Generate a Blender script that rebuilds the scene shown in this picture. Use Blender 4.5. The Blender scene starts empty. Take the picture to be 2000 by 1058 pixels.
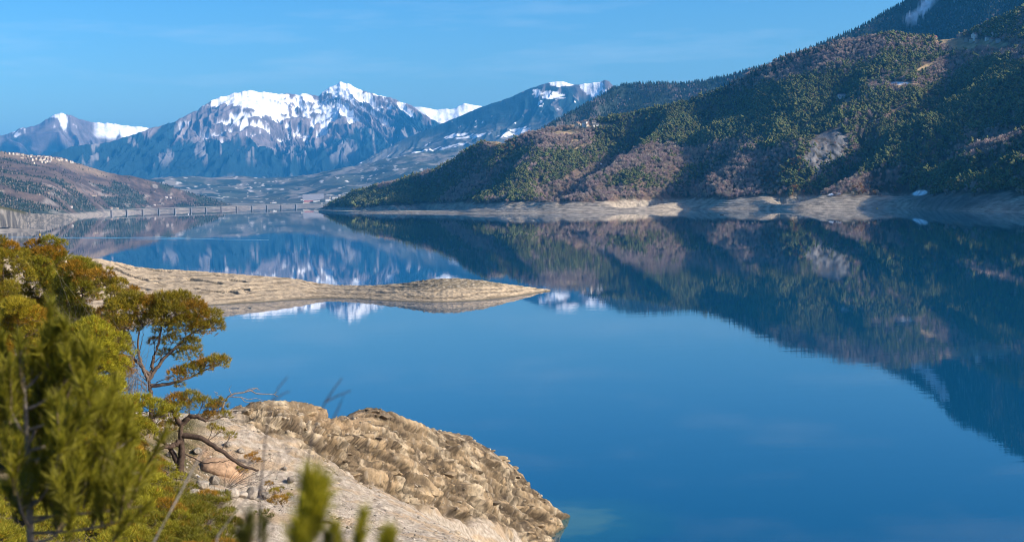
import bpy, math, random
import numpy as np
from mathutils import Matrix, Vector

random.seed(7)
RNG = np.random.default_rng(11)
SC = bpy.context.scene
COL = SC.collection
R_ = math.radians

# ------------------------------------------------------------------ camera
CAM_H = 40.0                      # eye height over the lake
FPX, CU, CV = 2778.0, 1000.0, 529.0   # focal length in photo pixels (50 mm on 36 mm), image centre
ROLL, PITCH = math.atan(0.0288), math.atan(150 / 2778.0)
_F = np.array([0, math.cos(PITCH), -math.sin(PITCH)])
_U0 = np.array([0, math.sin(PITCH), math.cos(PITCH)])
_X0 = np.array([1.0, 0, 0])
_RT = math.cos(ROLL) * _X0 - math.sin(ROLL) * _U0
_UP = math.sin(ROLL) * _X0 + math.cos(ROLL) * _U0
cd = bpy.data.cameras.new("camera")
cam = bpy.data.objects.new("camera", cd)
COL.objects.link(cam)
cam.matrix_world = Matrix(((_RT[0], _UP[0], -_F[0], 0), (_RT[1], _UP[1], -_F[1], 0),
                           (_RT[2], _UP[2], -_F[2], CAM_H), (0, 0, 0, 1)))
cd.sensor_width = 36.0
cd.lens = 50.0
cd.clip_start = 0.1
cd.clip_end = 90000.0
cd.dof.use_dof = True
cd.dof.focus_distance = 95.0
cd.dof.aperture_fstop = 4.2
SC.camera = cam

# ------------------------------------------------------------------ light
SUN_AZ, SUN_EL = 107.0, 28.5      # degrees, azimuth clockwise from the view axis (+Y)
w = bpy.data.worlds.new("World")
SC.world = w
w.use_nodes = True
wn, wl = w.node_tree.nodes, w.node_tree.links
wn.clear()
sky = wn.new("ShaderNodeTexSky")
sky.sky_type = 'NISHITA'
sky.sun_disc = False
sky.sun_elevation = R_(SUN_EL)
sky.sun_rotation = R_(SUN_AZ)
sky.altitude = 800
sky.air_density = 1.0
sky.dust_density = 3.0
sky.ozone_density = 3.0
hsv = wn.new("ShaderNodeHueSaturation")
hsv.inputs['Saturation'].default_value = 1.14
hsv.inputs['Hue'].default_value = 0.492
bg = wn.new("ShaderNodeBackground")
bg.inputs['Strength'].default_value = 0.14
wo = wn.new("ShaderNodeOutputWorld")
def scale_(k):
    q = wn.new("ShaderNodeVectorMath"); q.operation = 'SCALE'; q.inputs['Scale'].default_value = k; return q
k0, k1 = scale_(1 / 6.0), scale_(6.6)
gm = wn.new("ShaderNodeGamma")          # deeper blue overhead, as clear winter air has it
gm.inputs['Gamma'].default_value = 1.7
wl.new(sky.outputs[0], k0.inputs[0])
wl.new(k0.outputs[0], gm.inputs['Color'])
wl.new(gm.outputs[0], k1.inputs[0])
wl.new(k1.outputs[0], hsv.inputs['Color'])
# a few very thin veils of cirrus
wtc = wn.new("ShaderNodeTexCoord"); wmp = wn.new("ShaderNodeMapping"); wmp.inputs['Scale'].default_value = (2.2, 2.2, 16.0); wmp.inputs['Rotation'].default_value = (0.0, 0.12, 0.0)
wno = wn.new("ShaderNodeTexNoise"); wno.inputs['Scale'].default_value = 2.3; wno.inputs['Detail'].default_value = 7.0; wno.inputs['Roughness'].default_value = 0.6
wmr = wn.new("ShaderNodeMapRange"); wmr.inputs['From Min'].default_value = 0.52; wmr.inputs['From Max'].default_value = 0.8; wmr.inputs['To Max'].default_value = 0.22
wmx = wn.new("ShaderNodeMix"); wmx.data_type = 'RGBA'; wmx.inputs[7].default_value = (5.2, 5.6, 5.9, 1)
wl.new(wtc.outputs['Generated'], wmp.inputs['Vector']); wl.new(wmp.outputs[0], wno.inputs['Vector']); wl.new(wno.outputs['Fac'], wmr.inputs['Value'])
wl.new(wmr.outputs[0], wmx.inputs[0]); wl.new(hsv.outputs[0], wmx.inputs[6]); wl.new(wmx.outputs[2], bg.inputs[0])
wl.new(bg.outputs[0], wo.inputs[0])
sl = bpy.data.lights.new("sun", 'SUN')
sl.energy = 4.5
sl.angle = R_(0.5)
sl.color = (1.0, 0.90, 0.75)
sun = bpy.data.objects.new("sun", sl)
COL.objects.link(sun)
sd = Vector((math.cos(R_(SUN_EL)) * math.sin(R_(SUN_AZ)), math.cos(R_(SUN_EL)) * math.cos(R_(SUN_AZ)), math.sin(R_(SUN_EL))))
sun.rotation_euler = sd.to_track_quat('Z', 'Y').to_euler()
SC.view_settings.view_transform = 'Standard'
SC.view_settings.look = 'None'
SC.view_settings.exposure = 0.6
SC.view_settings.gamma = 1.0
SC.cycles.use_denoising = True
SC.cycles.filter_width = 1.0
SC.cycles.max_bounces = 6
SC.cycles.diffuse_bounces = 2
SC.cycles.glossy_bounces = 3
SC.cycles.transmission_bounces = 2
SC.cycles.volume_bounces = 0
SC.cycles.caustics_reflective = False

# ------------------------------------------------------------------ helpers
def ray(u, v):
    """unit-horizontal-range ray of a photo pixel: (dx, dy, dz) per metre of ground range"""
    u = np.asarray(u, float); v = np.asarray(v, float)
    a, b = (u - CU) / FPX, (CV - v) / FPX
    d = _F[:, None] + _RT[:, None] * np.atleast_1d(a) + _UP[:, None] * np.atleast_1d(b)
    return d / np.hypot(d[0], d[1])

def at(u, v, R):
    d = ray(u, v)
    return (float(d[0][0] * R), float(d[1][0] * R), float(CAM_H + d[2][0] * R))

def water_range(u, v):
    return CAM_H / -ray(u, v)[2]

def project(X, Y, Z):
    P = np.stack([X, Y, Z - CAM_H])
    z = np.tensordot(_F, P, 1)
    z = np.where(np.abs(z) < 1e-3, 1e-3, z)
    return CU + FPX * np.tensordot(_RT, P, 1) / z, CV - FPX * np.tensordot(_UP, P, 1) / z

def S(a, b, x):
    t = np.clip((np.asarray(x, float) - a) / (b - a), 0, 1)
    return t * t * (3 - 2 * t)

def _grad(ix, iy, seed):
    h = (ix * 374761393 + iy * 668265263 + seed * 974711) & 0xFFFFFFFF
    h = ((h ^ (h >> 13)) * 1274126177) & 0xFFFFFFFF
    h = h ^ (h >> 16)
    a = (h & 0xFFFF) / 65536.0 * 2 * np.pi
    return np.cos(a), np.sin(a)

def noise(x, y, seed=0):
    x = np.asarray(x, float); y = np.asarray(y, float)
    xi, yi = np.floor(x).astype(np.int64), np.floor(y).astype(np.int64)
    fx, fy = x - xi, y - yi
    ux, uy = fx ** 3 * (fx * (fx * 6 - 15) + 10), fy ** 3 * (fy * (fy * 6 - 15) + 10)
    r = []
    for dx, dy in ((0, 0), (1, 0), (0, 1), (1, 1)):
        gx, gy = _grad(xi + dx, yi + dy, seed)
        r.append(gx * (fx - dx) + gy * (fy - dy))
    return 1.5 * ((r[0] * (1 - ux) + r[1] * ux) * (1 - uy) + (r[2] * (1 - ux) + r[3] * ux) * uy)

def fbm(x, y, seed=0, oct=4, gain=0.5):
    t, a = 0, 1.0
    for o in range(oct):
        t = t + a * noise(x * 2 ** o, y * 2 ** o, seed + 17 * o); a *= gain
    return t

def ridged(x, y, seed=0, oct=4, gain=0.55):
    """1 on ridges, 0 in valleys (about)"""
    t, a, n, wgt = 0, 1.0, 0.0, 1.0
    for o in range(oct):
        r = 1 - np.abs(noise(x * 2 ** o, y * 2 ** o, seed + 31 * o))
        r = r * r
        t = t + a * r * wgt
        wgt = np.clip(r * 1.5, 0, 1)
        n += a; a *= gain
    return t / n

def blocks(x, y, seed, edges=False):
    """broken faceted blocks: every cell of a random mosaic has its own height and tilt"""
    xi, yi = np.floor(x).astype(np.int64), np.floor(y).astype(np.int64)
    best = np.full(np.shape(x), 9e9); sec = best.copy(); val = np.zeros(np.shape(x))
    for ox in (-1, 0, 1):
        for oy in (-1, 0, 1):
            cx, cy = xi + ox, yi + oy
            a, b = _grad(cx, cy, seed); c, e = _grad(cx, cy, seed + 7)
            dx, dy = x - (cx + .5 + .45 * a), y - (cy + .5 + .45 * b)
            d = dx * dx + dy * dy
            m = d < best
            sec = np.where(m, best, np.minimum(sec, d)); best = np.where(m, d, best); val = np.where(m, .55 * c + e * dx * .5 + b * dy * .5, val)
    return (val, np.sqrt(sec) - np.sqrt(best)) if edges else val

def lerp(a, b, m):
    m = np.asarray(m)[..., None]
    return np.asarray(a) * (1 - m) + np.asarray(b) * m

def seg_dist(u, v, pts):
    """distance in pixels to a polyline and the running parameter along it"""
    best = np.full(u.shape, 1e9); par = np.zeros(u.shape)
    n = len(pts) - 1
    for k in range(n):
        (x0, y0), (x1, y1) = pts[k], pts[k + 1]
        dx, dy = x1 - x0, y1 - y0
        t = np.clip(((u - x0) * dx + (v - y0) * dy) / (dx * dx + dy * dy), 0, 1)
        d = np.hypot(u - x0 - t * dx, v - y0 - t * dy)
        m = d < best
        best = np.where(m, d, best); par = np.where(m, (k + t) / n, par)
    return best, par

def blob(u, v, cu, cv, ru, rv, ang=0.0, soft=0.5):
    c, s = math.cos(R_(ang)), math.sin(R_(ang))
    x, y = (u - cu) * c + (v - cv) * s, -(u - cu) * s + (v - cv) * c
    q = np.sqrt((x / ru) ** 2 + (y / rv) ** 2)
    return 1 - S(1 - soft * 0.5, 1 + soft * 0.5, q)

def tag(o, label=None, cat=None, group=None, kind=None):
    if label: o['label'] = label
    if cat: o['category'] = cat
    if group: o['group'] = group
    if kind: o['kind'] = kind
    return o

def mesh_from(name, V, Fq, col=None, smooth=True):
    """V (n,3); Fq (m,k) with one k"""
    V = np.ascontiguousarray(V, dtype=np.float32); Fq = np.ascontiguousarray(Fq, dtype=np.int32)
    me = bpy.data.meshes.new(name)
    m, k = Fq.shape
    me.vertices.add(len(V)); me.vertices.foreach_set('co', V.ravel())
    me.loops.add(m * k); me.loops.foreach_set('vertex_index', Fq.ravel())
    me.polygons.add(m)
    me.polygons.foreach_set('loop_start', np.arange(0, m * k, k, dtype=np.int32))
    me.polygons.foreach_set('use_smooth', np.full(m, smooth))
    if col is not None:
        at_ = me.color_attributes.new('Col', 'FLOAT_COLOR', 'POINT')
        c4 = np.ones((len(V), 4), np.float32); c4[:, :3] = col
        at_.data.foreach_set('color', c4.ravel())
    me.update(calc_edges=True); me.validate()
    return me

def link(name, me, mat=None, parent=None):
    o = bpy.data.objects.new(name, me)
    COL.objects.link(o)
    if mat is not None:
        for m in (mat if isinstance(mat, (list, tuple)) else [mat]):
            me.materials.append(m)
    if parent is not None: o.parent = parent
    return o

def grid_obj(name, X, Y, Z, col, mat, parent=None):
    nr, nc = X.shape
    i = np.arange(nr * nc).reshape(nr, nc)
    Fq = np.stack([i[:-1, :-1], i[:-1, 1:], i[1:, 1:], i[1:, :-1]], -1).reshape(-1, 4)
    me = mesh_from(name, np.stack([X, Y, Z], -1).reshape(-1, 3), Fq, np.clip(col, 0.001, 1).reshape(-1, 3))
    return link(name, me, mat, parent)

# ------------------------------------------------------------------ materials
def new_mat(name):
    m = bpy.data.materials.new(name); m.use_nodes = True
    nt = m.node_tree
    return m, nt, nt.nodes['Principled BSDF']

def N(nt, typ, **kw):
    n = nt.nodes.new(typ)
    for k, v in kw.items():
        if k in n.inputs: n.inputs[k].default_value = v
        else: setattr(n, k, v)
    return n

def terrain_mat(name, scale, var=0.5, bump=0.0, bscale=None, rough=0.95, spec=0.15, rocky=False):
    """albedo from the 'Col' attribute, broken up by procedural noise"""
    m, nt, b = new_mat(name)
    L = nt.links.new
    a = N(nt, 'ShaderNodeAttribute', attribute_name='Col')
    tc = N(nt, 'ShaderNodeTexCoord')
    n1 = N(nt, 'ShaderNodeTexNoise', Scale=scale, Detail=6.0, Roughness=0.65)
    mr = N(nt, 'ShaderNodeMapRange')
    mr.inputs['From Min'].default_value = 0.3; mr.inputs['From Max'].default_value = 0.7
    mr.inputs['To Min'].default_value = 1 - var; mr.inputs['To Max'].default_value = 1 + var
    mx = N(nt, 'ShaderNodeMix', data_type='RGBA', blend_type='MULTIPLY')
    mx.inputs[0].default_value = 1.0
    L(tc.outputs['Object'], n1.inputs['Vector']); L(n1.outputs['Fac'], mr.inputs['Value'])
    L(a.outputs['Color'], mx.inputs[6]); L(mr.outputs[0], mx.inputs[7]); L(mx.outputs[2], b.inputs['Base Color'])
    b.inputs['Roughness'].default_value = rough
    b.inputs['Specular IOR Level'].default_value = spec
    if bump:
        n2 = N(nt, 'ShaderNodeTexNoise', Scale=bscale or scale, Detail=8.0, Roughness=0.7)
        bp = N(nt, 'ShaderNodeBump', Strength=1.0, Distance=bump)
        L(tc.outputs['Object'], n2.inputs['Vector'])
        h = n2.outputs['Fac']
        if rocky:
            vo = N(nt, 'ShaderNodeTexVoronoi', feature='DISTANCE_TO_EDGE', Scale=(bscale or scale) * 1.7)
            mp = N(nt, 'ShaderNodeMapping'); mp.inputs['Rotation'].default_value = (0.5, 0.3, 0.6); mp.inputs['Scale'].default_value = (1, 1.2, 3.5)
            ad = N(nt, 'ShaderNodeMath', operation='ADD')
            mn = N(nt, 'ShaderNodeMath', operation='MINIMUM'); mn.inputs[1].default_value = 0.25
            L(tc.outputs['Object'], mp.inputs['Vector']); L(mp.outputs[0], vo.inputs['Vector'])
            L(vo.outputs['Distance'], mn.inputs[0]); L(mn.outputs[0], ad.inputs[0]); L(h, ad.inputs[1]); h = ad.outputs[0]
        L(h, bp.inputs['Height']); L(bp.outputs[0], b.inputs['Normal'])
    return m

def plain_mat(name, col, rough=0.8, var=0.25, scale=3.0, bump=0.0, metal=0.0, spec=0.3, inst=0.0):
    """one colour with procedural noise; inst = extra variation per object or instance"""
    m, nt, b = new_mat(name)
    L = nt.links.new
    tc = N(nt, 'ShaderNodeTexCoord')
    n1 = N(nt, 'ShaderNodeTexNoise', Scale=scale, Detail=5.0)
    mr = N(nt, 'ShaderNodeMapRange')
    mr.inputs['From Min'].default_value = 0.3; mr.inputs['From Max'].default_value = 0.7
    mr.inputs['To Min'].default_value = 1 - var; mr.inputs['To Max'].default_value = 1 + var
    mx = N(nt, 'ShaderNodeMix', data_type='RGBA', blend_type='MULTIPLY'); mx.inputs[0].default_value = 1.0
    mx.inputs[6].default_value = (*col, 1)
    L(tc.outputs['Object'], n1.inputs['Vector']); L(n1.outputs['Fac'], mr.inputs['Value']); L(mr.outputs[0], mx.inputs[7])
    out = mx.outputs[2]
    if inst:
        oi = N(nt, 'ShaderNodeObjectInfo')
        hs = N(nt, 'ShaderNodeHueSaturation')
        mv = N(nt, 'ShaderNodeMapRange'); mv.inputs['To Min'].default_value = 1 - inst; mv.inputs['To Max'].default_value = 1 + inst
        mh = N(nt, 'ShaderNodeMapRange'); mh.inputs['To Min'].default_value = 0.5 - 0.035; mh.inputs['To Max'].default_value = 0.5 + 0.035
        fr = N(nt, 'ShaderNodeMath', operation='FRACT'); ml = N(nt, 'ShaderNodeMath', operation='MULTIPLY'); ml.inputs[1].default_value = 7.31
        L(oi.outputs['Random'], mv.inputs['Value']); L(oi.outputs['Random'], ml.inputs[0]); L(ml.outputs[0], fr.inputs[0]); L(fr.outputs[0], mh.inputs['Value'])
        L(out, hs.inputs['Color']); L(mv.outputs[0], hs.inputs['Value']); L(mh.outputs[0], hs.inputs['Hue']); out = hs.outputs['Color']
    L(out, b.inputs['Base Color'])
    b.inputs['Roughness'].default_value = rough; b.inputs['Metallic'].default_value = metal
    b.inputs['Specular IOR Level'].default_value = spec
    if bump:
        bp = N(nt, 'ShaderNodeBump', Strength=1.0, Distance=bump)
        L(n1.outputs['Fac'], bp.inputs['Height']); L(bp.outputs[0], b.inputs['Normal'])
    return m
# ------------------------------------------------------------------ the setting: ground sheet and water
def sheet(name, x0, x1, y0, y1, z, mat):
    me = mesh_from(name, np.array([(x0, y0, z), (x1, y0, z), (x1, y1, z), (x0, y1, z)]), np.array([[0, 1, 2, 3]]))
    return link(name, me, mat)

tag(sheet('ground', -26000, 26000, -3000, 33000, -14, plain_mat('silt', (0.2, 0.18, 0.15), scale=0.01)), 'pale silty valley ground under the lake and the hills', 'ground', kind='structure')

wm, nt, b = new_mat('lake_water')
L = nt.links.new
b.inputs['IOR'].default_value = 1.38
b.inputs['Roughness'].default_value = 0.0
geo = N(nt, 'ShaderNodeNewGeometry')
# ripples: long low swell patches, calmer close by
mp = N(nt, 'ShaderNodeMapping'); mp.inputs['Scale'].default_value = (0.05, 0.16, 0.1)
n1 = N(nt, 'ShaderNodeTexNoise', Scale=1.0, Detail=6.0, Roughness=0.6)
n2 = N(nt, 'ShaderNodeTexNoise', Scale=0.004, Detail=3.0)
mr = N(nt, 'ShaderNodeMapRange'); mr.inputs['From Min'].default_value = 0.38; mr.inputs['From Max'].default_value = 0.68
mr.inputs['To Min'].default_value = 0.10; mr.inputs['To Max'].default_value = 0.55
bp = N(nt, 'ShaderNodeBump', Distance=0.026)
L(geo.outputs['Position'], mp.inputs['Vector']); L(mp.outputs[0], n1.inputs['Vector']); L(geo.outputs['Position'], n2.inputs['Vector'])
L(n2.outputs['Fac'], mr.inputs['Value']); L(mr.outputs[0], bp.inputs['Strength']); L(n1.outputs['Fac'], bp.inputs['Height'])
L(bp.outputs[0], b.inputs['Normal'])
# shallow turquoise water round the headland's tip, deep blue elsewhere
_tip = at(1085, 1012, 172)
vs = N(nt, 'ShaderNodeVectorMath', operation='DISTANCE'); vs.inputs[1].default_value = (_tip[0], _tip[1], 0)
n3 = N(nt, 'ShaderNodeTexNoise', Scale=0.25, Detail=4.0)
ad = N(nt, 'ShaderNodeMath', operation='MULTIPLY_ADD'); ad.inputs[1].default_value = -9.0
cr = N(nt, 'ShaderNodeValToRGB')
cr.color_ramp.elements[0].position = 0.0; cr.color_ramp.elements[0].color = (0.04, 0.12, 0.13, 1)
cr.color_ramp.elements[1].position = 1.0; cr.color_ramp.elements[1].color = (0.0, 0.056, 0.128, 1)
e = cr.color_ramp.elements.new(0.35); e.color = (0.006, 0.075, 0.125, 1)
md = N(nt, 'ShaderNodeMapRange'); md.inputs['From Min'].default_value = 0.0; md.inputs['From Max'].default_value = 12.0
L(geo.outputs['Position'], vs.inputs[0]); L(geo.outputs['Position'], n3.inputs['Vector'])
L(n3.outputs['Fac'], ad.inputs[0]); L(vs.outputs['Value'], ad.inputs[2]); L(ad.outputs[0], md.inputs['Value']); L(md.outputs[0], cr.inputs['Fac'])
L(cr.outputs['Color'], b.inputs['Base Color'])
tag(sheet('lake', -9000, 9000, -400, 9500, 0, wm), 'still blue lake mirroring the mountains and the sky', 'water', kind='structure')

# ------------------------------------------------------------------ the setting: mountains and hills
# Each is a height field on a grid of bearings and ranges; its crest follows the skyline seen from the lookout,
# its slopes are carved with gullies, and it falls away again behind the crest.
class Hill: pass

def hill(name, sil, crest, base, n_th, n_r, prof=1.25, zbase=0.0, back=0.6, jag=1.0, jagf=0.05, carve=None, color=None, mat=None, label='', back_drop=0.9, base_soft=60.0, jag_t=0.9):
    sil = sorted(sil)
    us = np.array([p[0] for p in sil], float); vs_ = np.array([p[1] for p in sil], float)
    uu = np.linspace(us[0], us[-1], n_th)
    vv = np.interp(uu, us, vs_)
    px = (us[-1] - us[0]) / (n_th - 1)
    def smooth(q, wpx):
        k = max(1, int(wpx / px)); ker = np.hanning(2 * k + 3); ker /= ker.sum()
        return np.convolve(np.pad(q, k + 1, mode='edge'), ker, 'valid')
    vs0 = smooth(vv, 45.0)                     # the slopes follow a smoothed skyline, the crest the true one
    vv = smooth(vv, 3.0) + jag * fbm(uu * jagf, uu * 0 + 3.3, seed=len(name), oct=5, gain=0.6)
    dev = vv - vs0
    d = ray(uu, vs0); dz1 = ray(uu, vv)[2]
    Rc = smooth(np.interp(uu, *zip(*crest)), 60.0); Rb = smooth(np.interp(uu, *zip(*base)), base_soft)
    zc = CAM_H + d[2] * Rc; zj = (dz1 - d[2]) * Rc
    nb = max(6, n_r // 5)
    t = np.concatenate([np.linspace(0, 1, n_r), 1 + np.linspace(0, back, nb + 1)[1:]])
    T = t[:, None]
    Rr = Rb + (Rc - Rb) * T
    f = np.where(T <= 1, np.clip(T, 0, 1) ** prof, 1 - back_drop * (T - 1) / back * (0.35 + 0.65 * (T - 1) / back))
    Z = zbase + (zc - zbase) * f + zj * S(jag_t, 1.0, T) * S(1 + back * 0.8, 1.0, T)
    X, Y = d[0] * Rr, d[1] * Rr
    h = Hill(); h.X, h.Y, h.T, h.name, h.n_front = X, Y, np.broadcast_to(T, X.shape), name, n_r
    h.U0, h.V0 = project(X, Y, Z); h.UU = np.broadcast_to(uu, X.shape); h.S = np.arctan2(X, Y) * Rc; h.W = (1 - T) * (Rc - Rb); h.zc = np.broadcast_to(zc, X.shape)
    if carve is not None: Z = Z + carve(h, Z)
    h.Z = Z; h.U, h.V = project(X, Y, Z)
    h.obj = grid_obj(name, X, Y, Z, color(h), mat)
    tag(h.obj, label, 'mountain' if 'mountain' in name or 'massif' in name else 'hill', kind='structure')
    return h

def hit(h, u, v):
    """the point of a hill's front seen at photo pixel (u, v)"""
    n = h.n_front
    q = (h.U[:n] - u) ** 2 + ((h.V[:n] - v) * 1.0) ** 2
    i, j = np.unravel_index(np.argmin(q), q.shape)
    return float(h.X[i, j]), float(h.Y[i, j]), float(h.Z[i, j])

mt_far = terrain_mat('far_mountain', 0.006, var=0.35, bump=14.0, bscale=0.01)
mt_mid = terrain_mat('wooded_ridge', 0.02, var=0.5, bump=6.0, bscale=0.03)
mt_hill = terrain_mat('hillside', 0.05, var=0.45, bump=2.0, bscale=0.12)

SNOW, ROCK, WOOD = np.array((0.88, 0.88, 0.9)), np.array((0.15, 0.122, 0.115)), np.array((0.010, 0.028, 0.034))  # WOOD is bluish: extra distance haze put into the forest colour

# snowy alpine massif in the middle, 20 km off
def carve_massif(h, Z):
    m = S(0.0, 0.2, h.T) * (1 - S(0.95, 1.0, h.T))
    wx = 420 * fbm(h.S / 1800, h.W / 1800, 5, 3) + 60 * fbm(h.S / 240, h.W / 240, 15, 3)
    sk = h.S - 0.5 * h.W * S(380, 560, h.U0) + 0.4 * h.W * S(420, 300, h.U0)
    h.g1 = ridged((sk + wx) / 1500, h.W / 5200 + 7, 3, 2)
    h.g2 = ridged((sk + wx * 1.2) / 560, h.W / 1700, 9, 3)
    h.g3 = ridged((sk + wx * 1.4) / 170, h.W / 420, 13, 4)
    dome = blob(h.U0, h.V0, 486, 190, 62, 22, 0, 1.2)
    lowk = .35 + .65 * S(.3, .62, h.T)
    return -m * (1 - 0.8 * dome) * (520 * (1 - h.g1) * S(1.0, .5, h.T) + lowk * (360 * (1 - h.g2) * S(1.04, .6, h.T) + 170 * (1 - h.g3)))

def color_massif(h):
    n = fbm(h.S / 300, h.W / 420, 41, 4); nf = fbm(h.S / 90, h.W / 120, 45, 4)
    wood_line = 860 + 420 * (h.g1 - 0.5) + 330 * (h.g2 - 0.5) + 100 * n + 60 * nf + 110 * S(620, 800, h.U)
    c = lerp(ROCK * (1 + 0.35 * nf[..., None]), ROCK * 1.6, S(.55, .75, h.g3) * .5)
    c = lerp(c, WOOD * (1 + 0.3 * n[..., None]), S(40, -30, h.Z - wood_line))
    scree = S(0.25, 0.5, fbm(h.S / 130, h.W / 700, 77, 4)) * S(450, 650, h.Z) * S(1150, 900, h.Z)
    c = lerp(c, (0.3, 0.26, 0.25), scree * 0.55)
    gl = 760 * (0.55 - h.g2) + 760 * (0.50 - h.g3) + 120 * n + 220 * nf
    sline = 1345 - 60 * S(660, 420, h.U) + 130 * S(740, 840, h.U) + 240 * S(420, 340, h.U)
    dome = blob(h.U, h.V, 490, 194, 66, 22, 8, 1.0) * 430 + blob(h.U, h.V, 668, 174, 44, 16, 10, 0.9) * 330
    sn = S(-45, 45, h.Z + gl + dome - sline - 60 * S(.45, .55, .5 + .5 * np.sin(h.Z / 26.0 + 3 * n)))
    left = S(445, 405, h.U) * S(185, 260, h.V + 0.25 * (h.U - 400))
    sn = sn * (1 - 0.8 * left * S(-.5, .3, nf))
    low = S(0.52, 0.6, fbm(h.S / 300, h.W / 160, 55, 4)) * S(430, 200, h.Z) * 0.7
    c = lerp(c, (0.16, 0.165, 0.14), S(380, 120, h.Z) * 0.5)
    c = lerp(c, (0.4, 0.36, 0.33), low)
    return lerp(c, SNOW, sn)

massif = hill('snowy_massif', [(60, 330), (100, 302), (145, 285), (215, 278), (265, 262), (290, 252), (340, 238), (385, 215), (402, 203), (425, 191), (432, 187), (440, 188), (455, 183), (490, 177), (515, 180), (545, 184), (560, 182), (585, 185), (593, 181), (603, 184), (622, 188), (630, 180), (645, 170), (656, 167), (662, 161), (668, 160), (675, 164), (682, 163), (700, 175), (720, 179), (740, 186), (768, 192), (785, 200), (800, 203), (830, 224), (850, 236), (862, 243), (900, 262), (960, 300), (1040, 345)],
    crest=[(60, 17500), (300, 19000), (480, 20000), (670, 20500), (1000, 19500)], base=[(60, 14500), (400, 14800), (1000, 15200)], n_th=760, n_r=300, prof=1.2, zbase=60, jag=1.6, jagf=0.09,
    carve=carve_massif, color=color_massif, mat=mt_far, label='broad snow-capped massif with a rounded white dome and a pointed summit')

# pyramid peak at the far left
def carve_peak(h, Z):
    m = S(0.0, 0.25, h.T) * (1 - S(0.9, 1.0, h.T))
    wx = 300 * fbm(h.S / 1500, h.W / 1500, 6, 3)
    h.g1 = ridged((h.S + wx) / 1500, h.W / 5000 + 2, 23, 3); h.g2 = ridged((h.S + wx * 1.5) / 420, h.W / 1200, 29, 4)
    return -m * (600 * (1 - h.g1) * S(1.0, .5, h.T) + 380 * (1 - h.g2) * S(1.05, .7, h.T))

def color_peak(h):
    n = fbm(h.S / 300, h.W / 420, 43, 4)
    c = lerp(ROCK, WOOD, S(120, -80, h.Z - 950 - 200 * n - 300 * (h.g1 - 0.5)))
    sn = S(-40, 60, h.Z + 800 * (.55 - h.g2) + 160 * n + 160 * fbm(h.S / 100, h.W / 140, 49, 4) - 1580)
    plateau = S(178, 195, h.U) * S(34, 22, h.V - np.interp(h.U, [180, 285], [238, 250]))
    return lerp(c, SNOW, np.maximum(sn, plateau * S(-0.5, 0.1, n + 0.25)))

hill('rocky_mountain', [(-140, 285), (-60, 275), (0, 264), (18, 261), (35, 253), (75, 243), (92, 232), (108, 222), (120, 220), (128, 223), (140, 226), (152, 231), (170, 237), (185, 239), (220, 242), (285, 249), (330, 262), (400, 300)],
    crest=[(-140, 23500), (400, 24500)], base=[(-140, 19500), (400, 20500)], n_th=330, n_r=170, prof=1.25, zbase=80, jag=1.6, jagf=0.09, carve=carve_peak, color=color_peak, mat=mt_far,
    label='grey pointed mountain streaked with snow at the far left')

# glacier summit between the two massifs
def color_glacier(h):
    n = fbm(h.S / 500, h.W / 300, 47, 4)
    return lerp(SNOW, ROCK, S(0.42, 0.55, n) * 0.8)
hill('glacier_mountain', [(740, 260), (790, 215), (812, 208), (830, 210), (850, 214), (872, 213), (888, 213), (896, 207), (908, 201), (918, 204), (940, 207), (980, 225), (1060, 270)],
    crest=[(740, 24600), (1060, 24900)], base=[(740, 22000), (1060, 22300)], n_th=160, n_r=90, prof=1.1, zbase=150, jag=0.8, jagf=0.1,
    carve=lambda h, Z: -(S(0, .3, h.T) * (1 - S(.9, 1, h.T))) * 260 * (1 - ridged(h.S / 900, h.W / 1800, 61, 4)), color=color_glacier, mat=mt_far, label='distant white glacier summit behind the gap between the massifs')

# long wooded mountain right of the gap with two snowy knolls
def carve_c(h, Z):
    m = S(0.0, 0.3, h.T) * (1 - S(0.9, 1.0, h.T))
    wx = 200 * fbm(h.S / 1200, h.W / 1200, 8, 3)
    h.g1 = ridged((h.S + wx) / 1300, h.W / 4200, 33, 3); h.g2 = ridged((h.S + wx) / 300, h.W / 1100, 39, 3)
    steep = S(1110, 1150, h.U0)
    return -m * (150 * (1 - h.g1) + (60 + 170 * steep) * (1 - h.g2))

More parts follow.
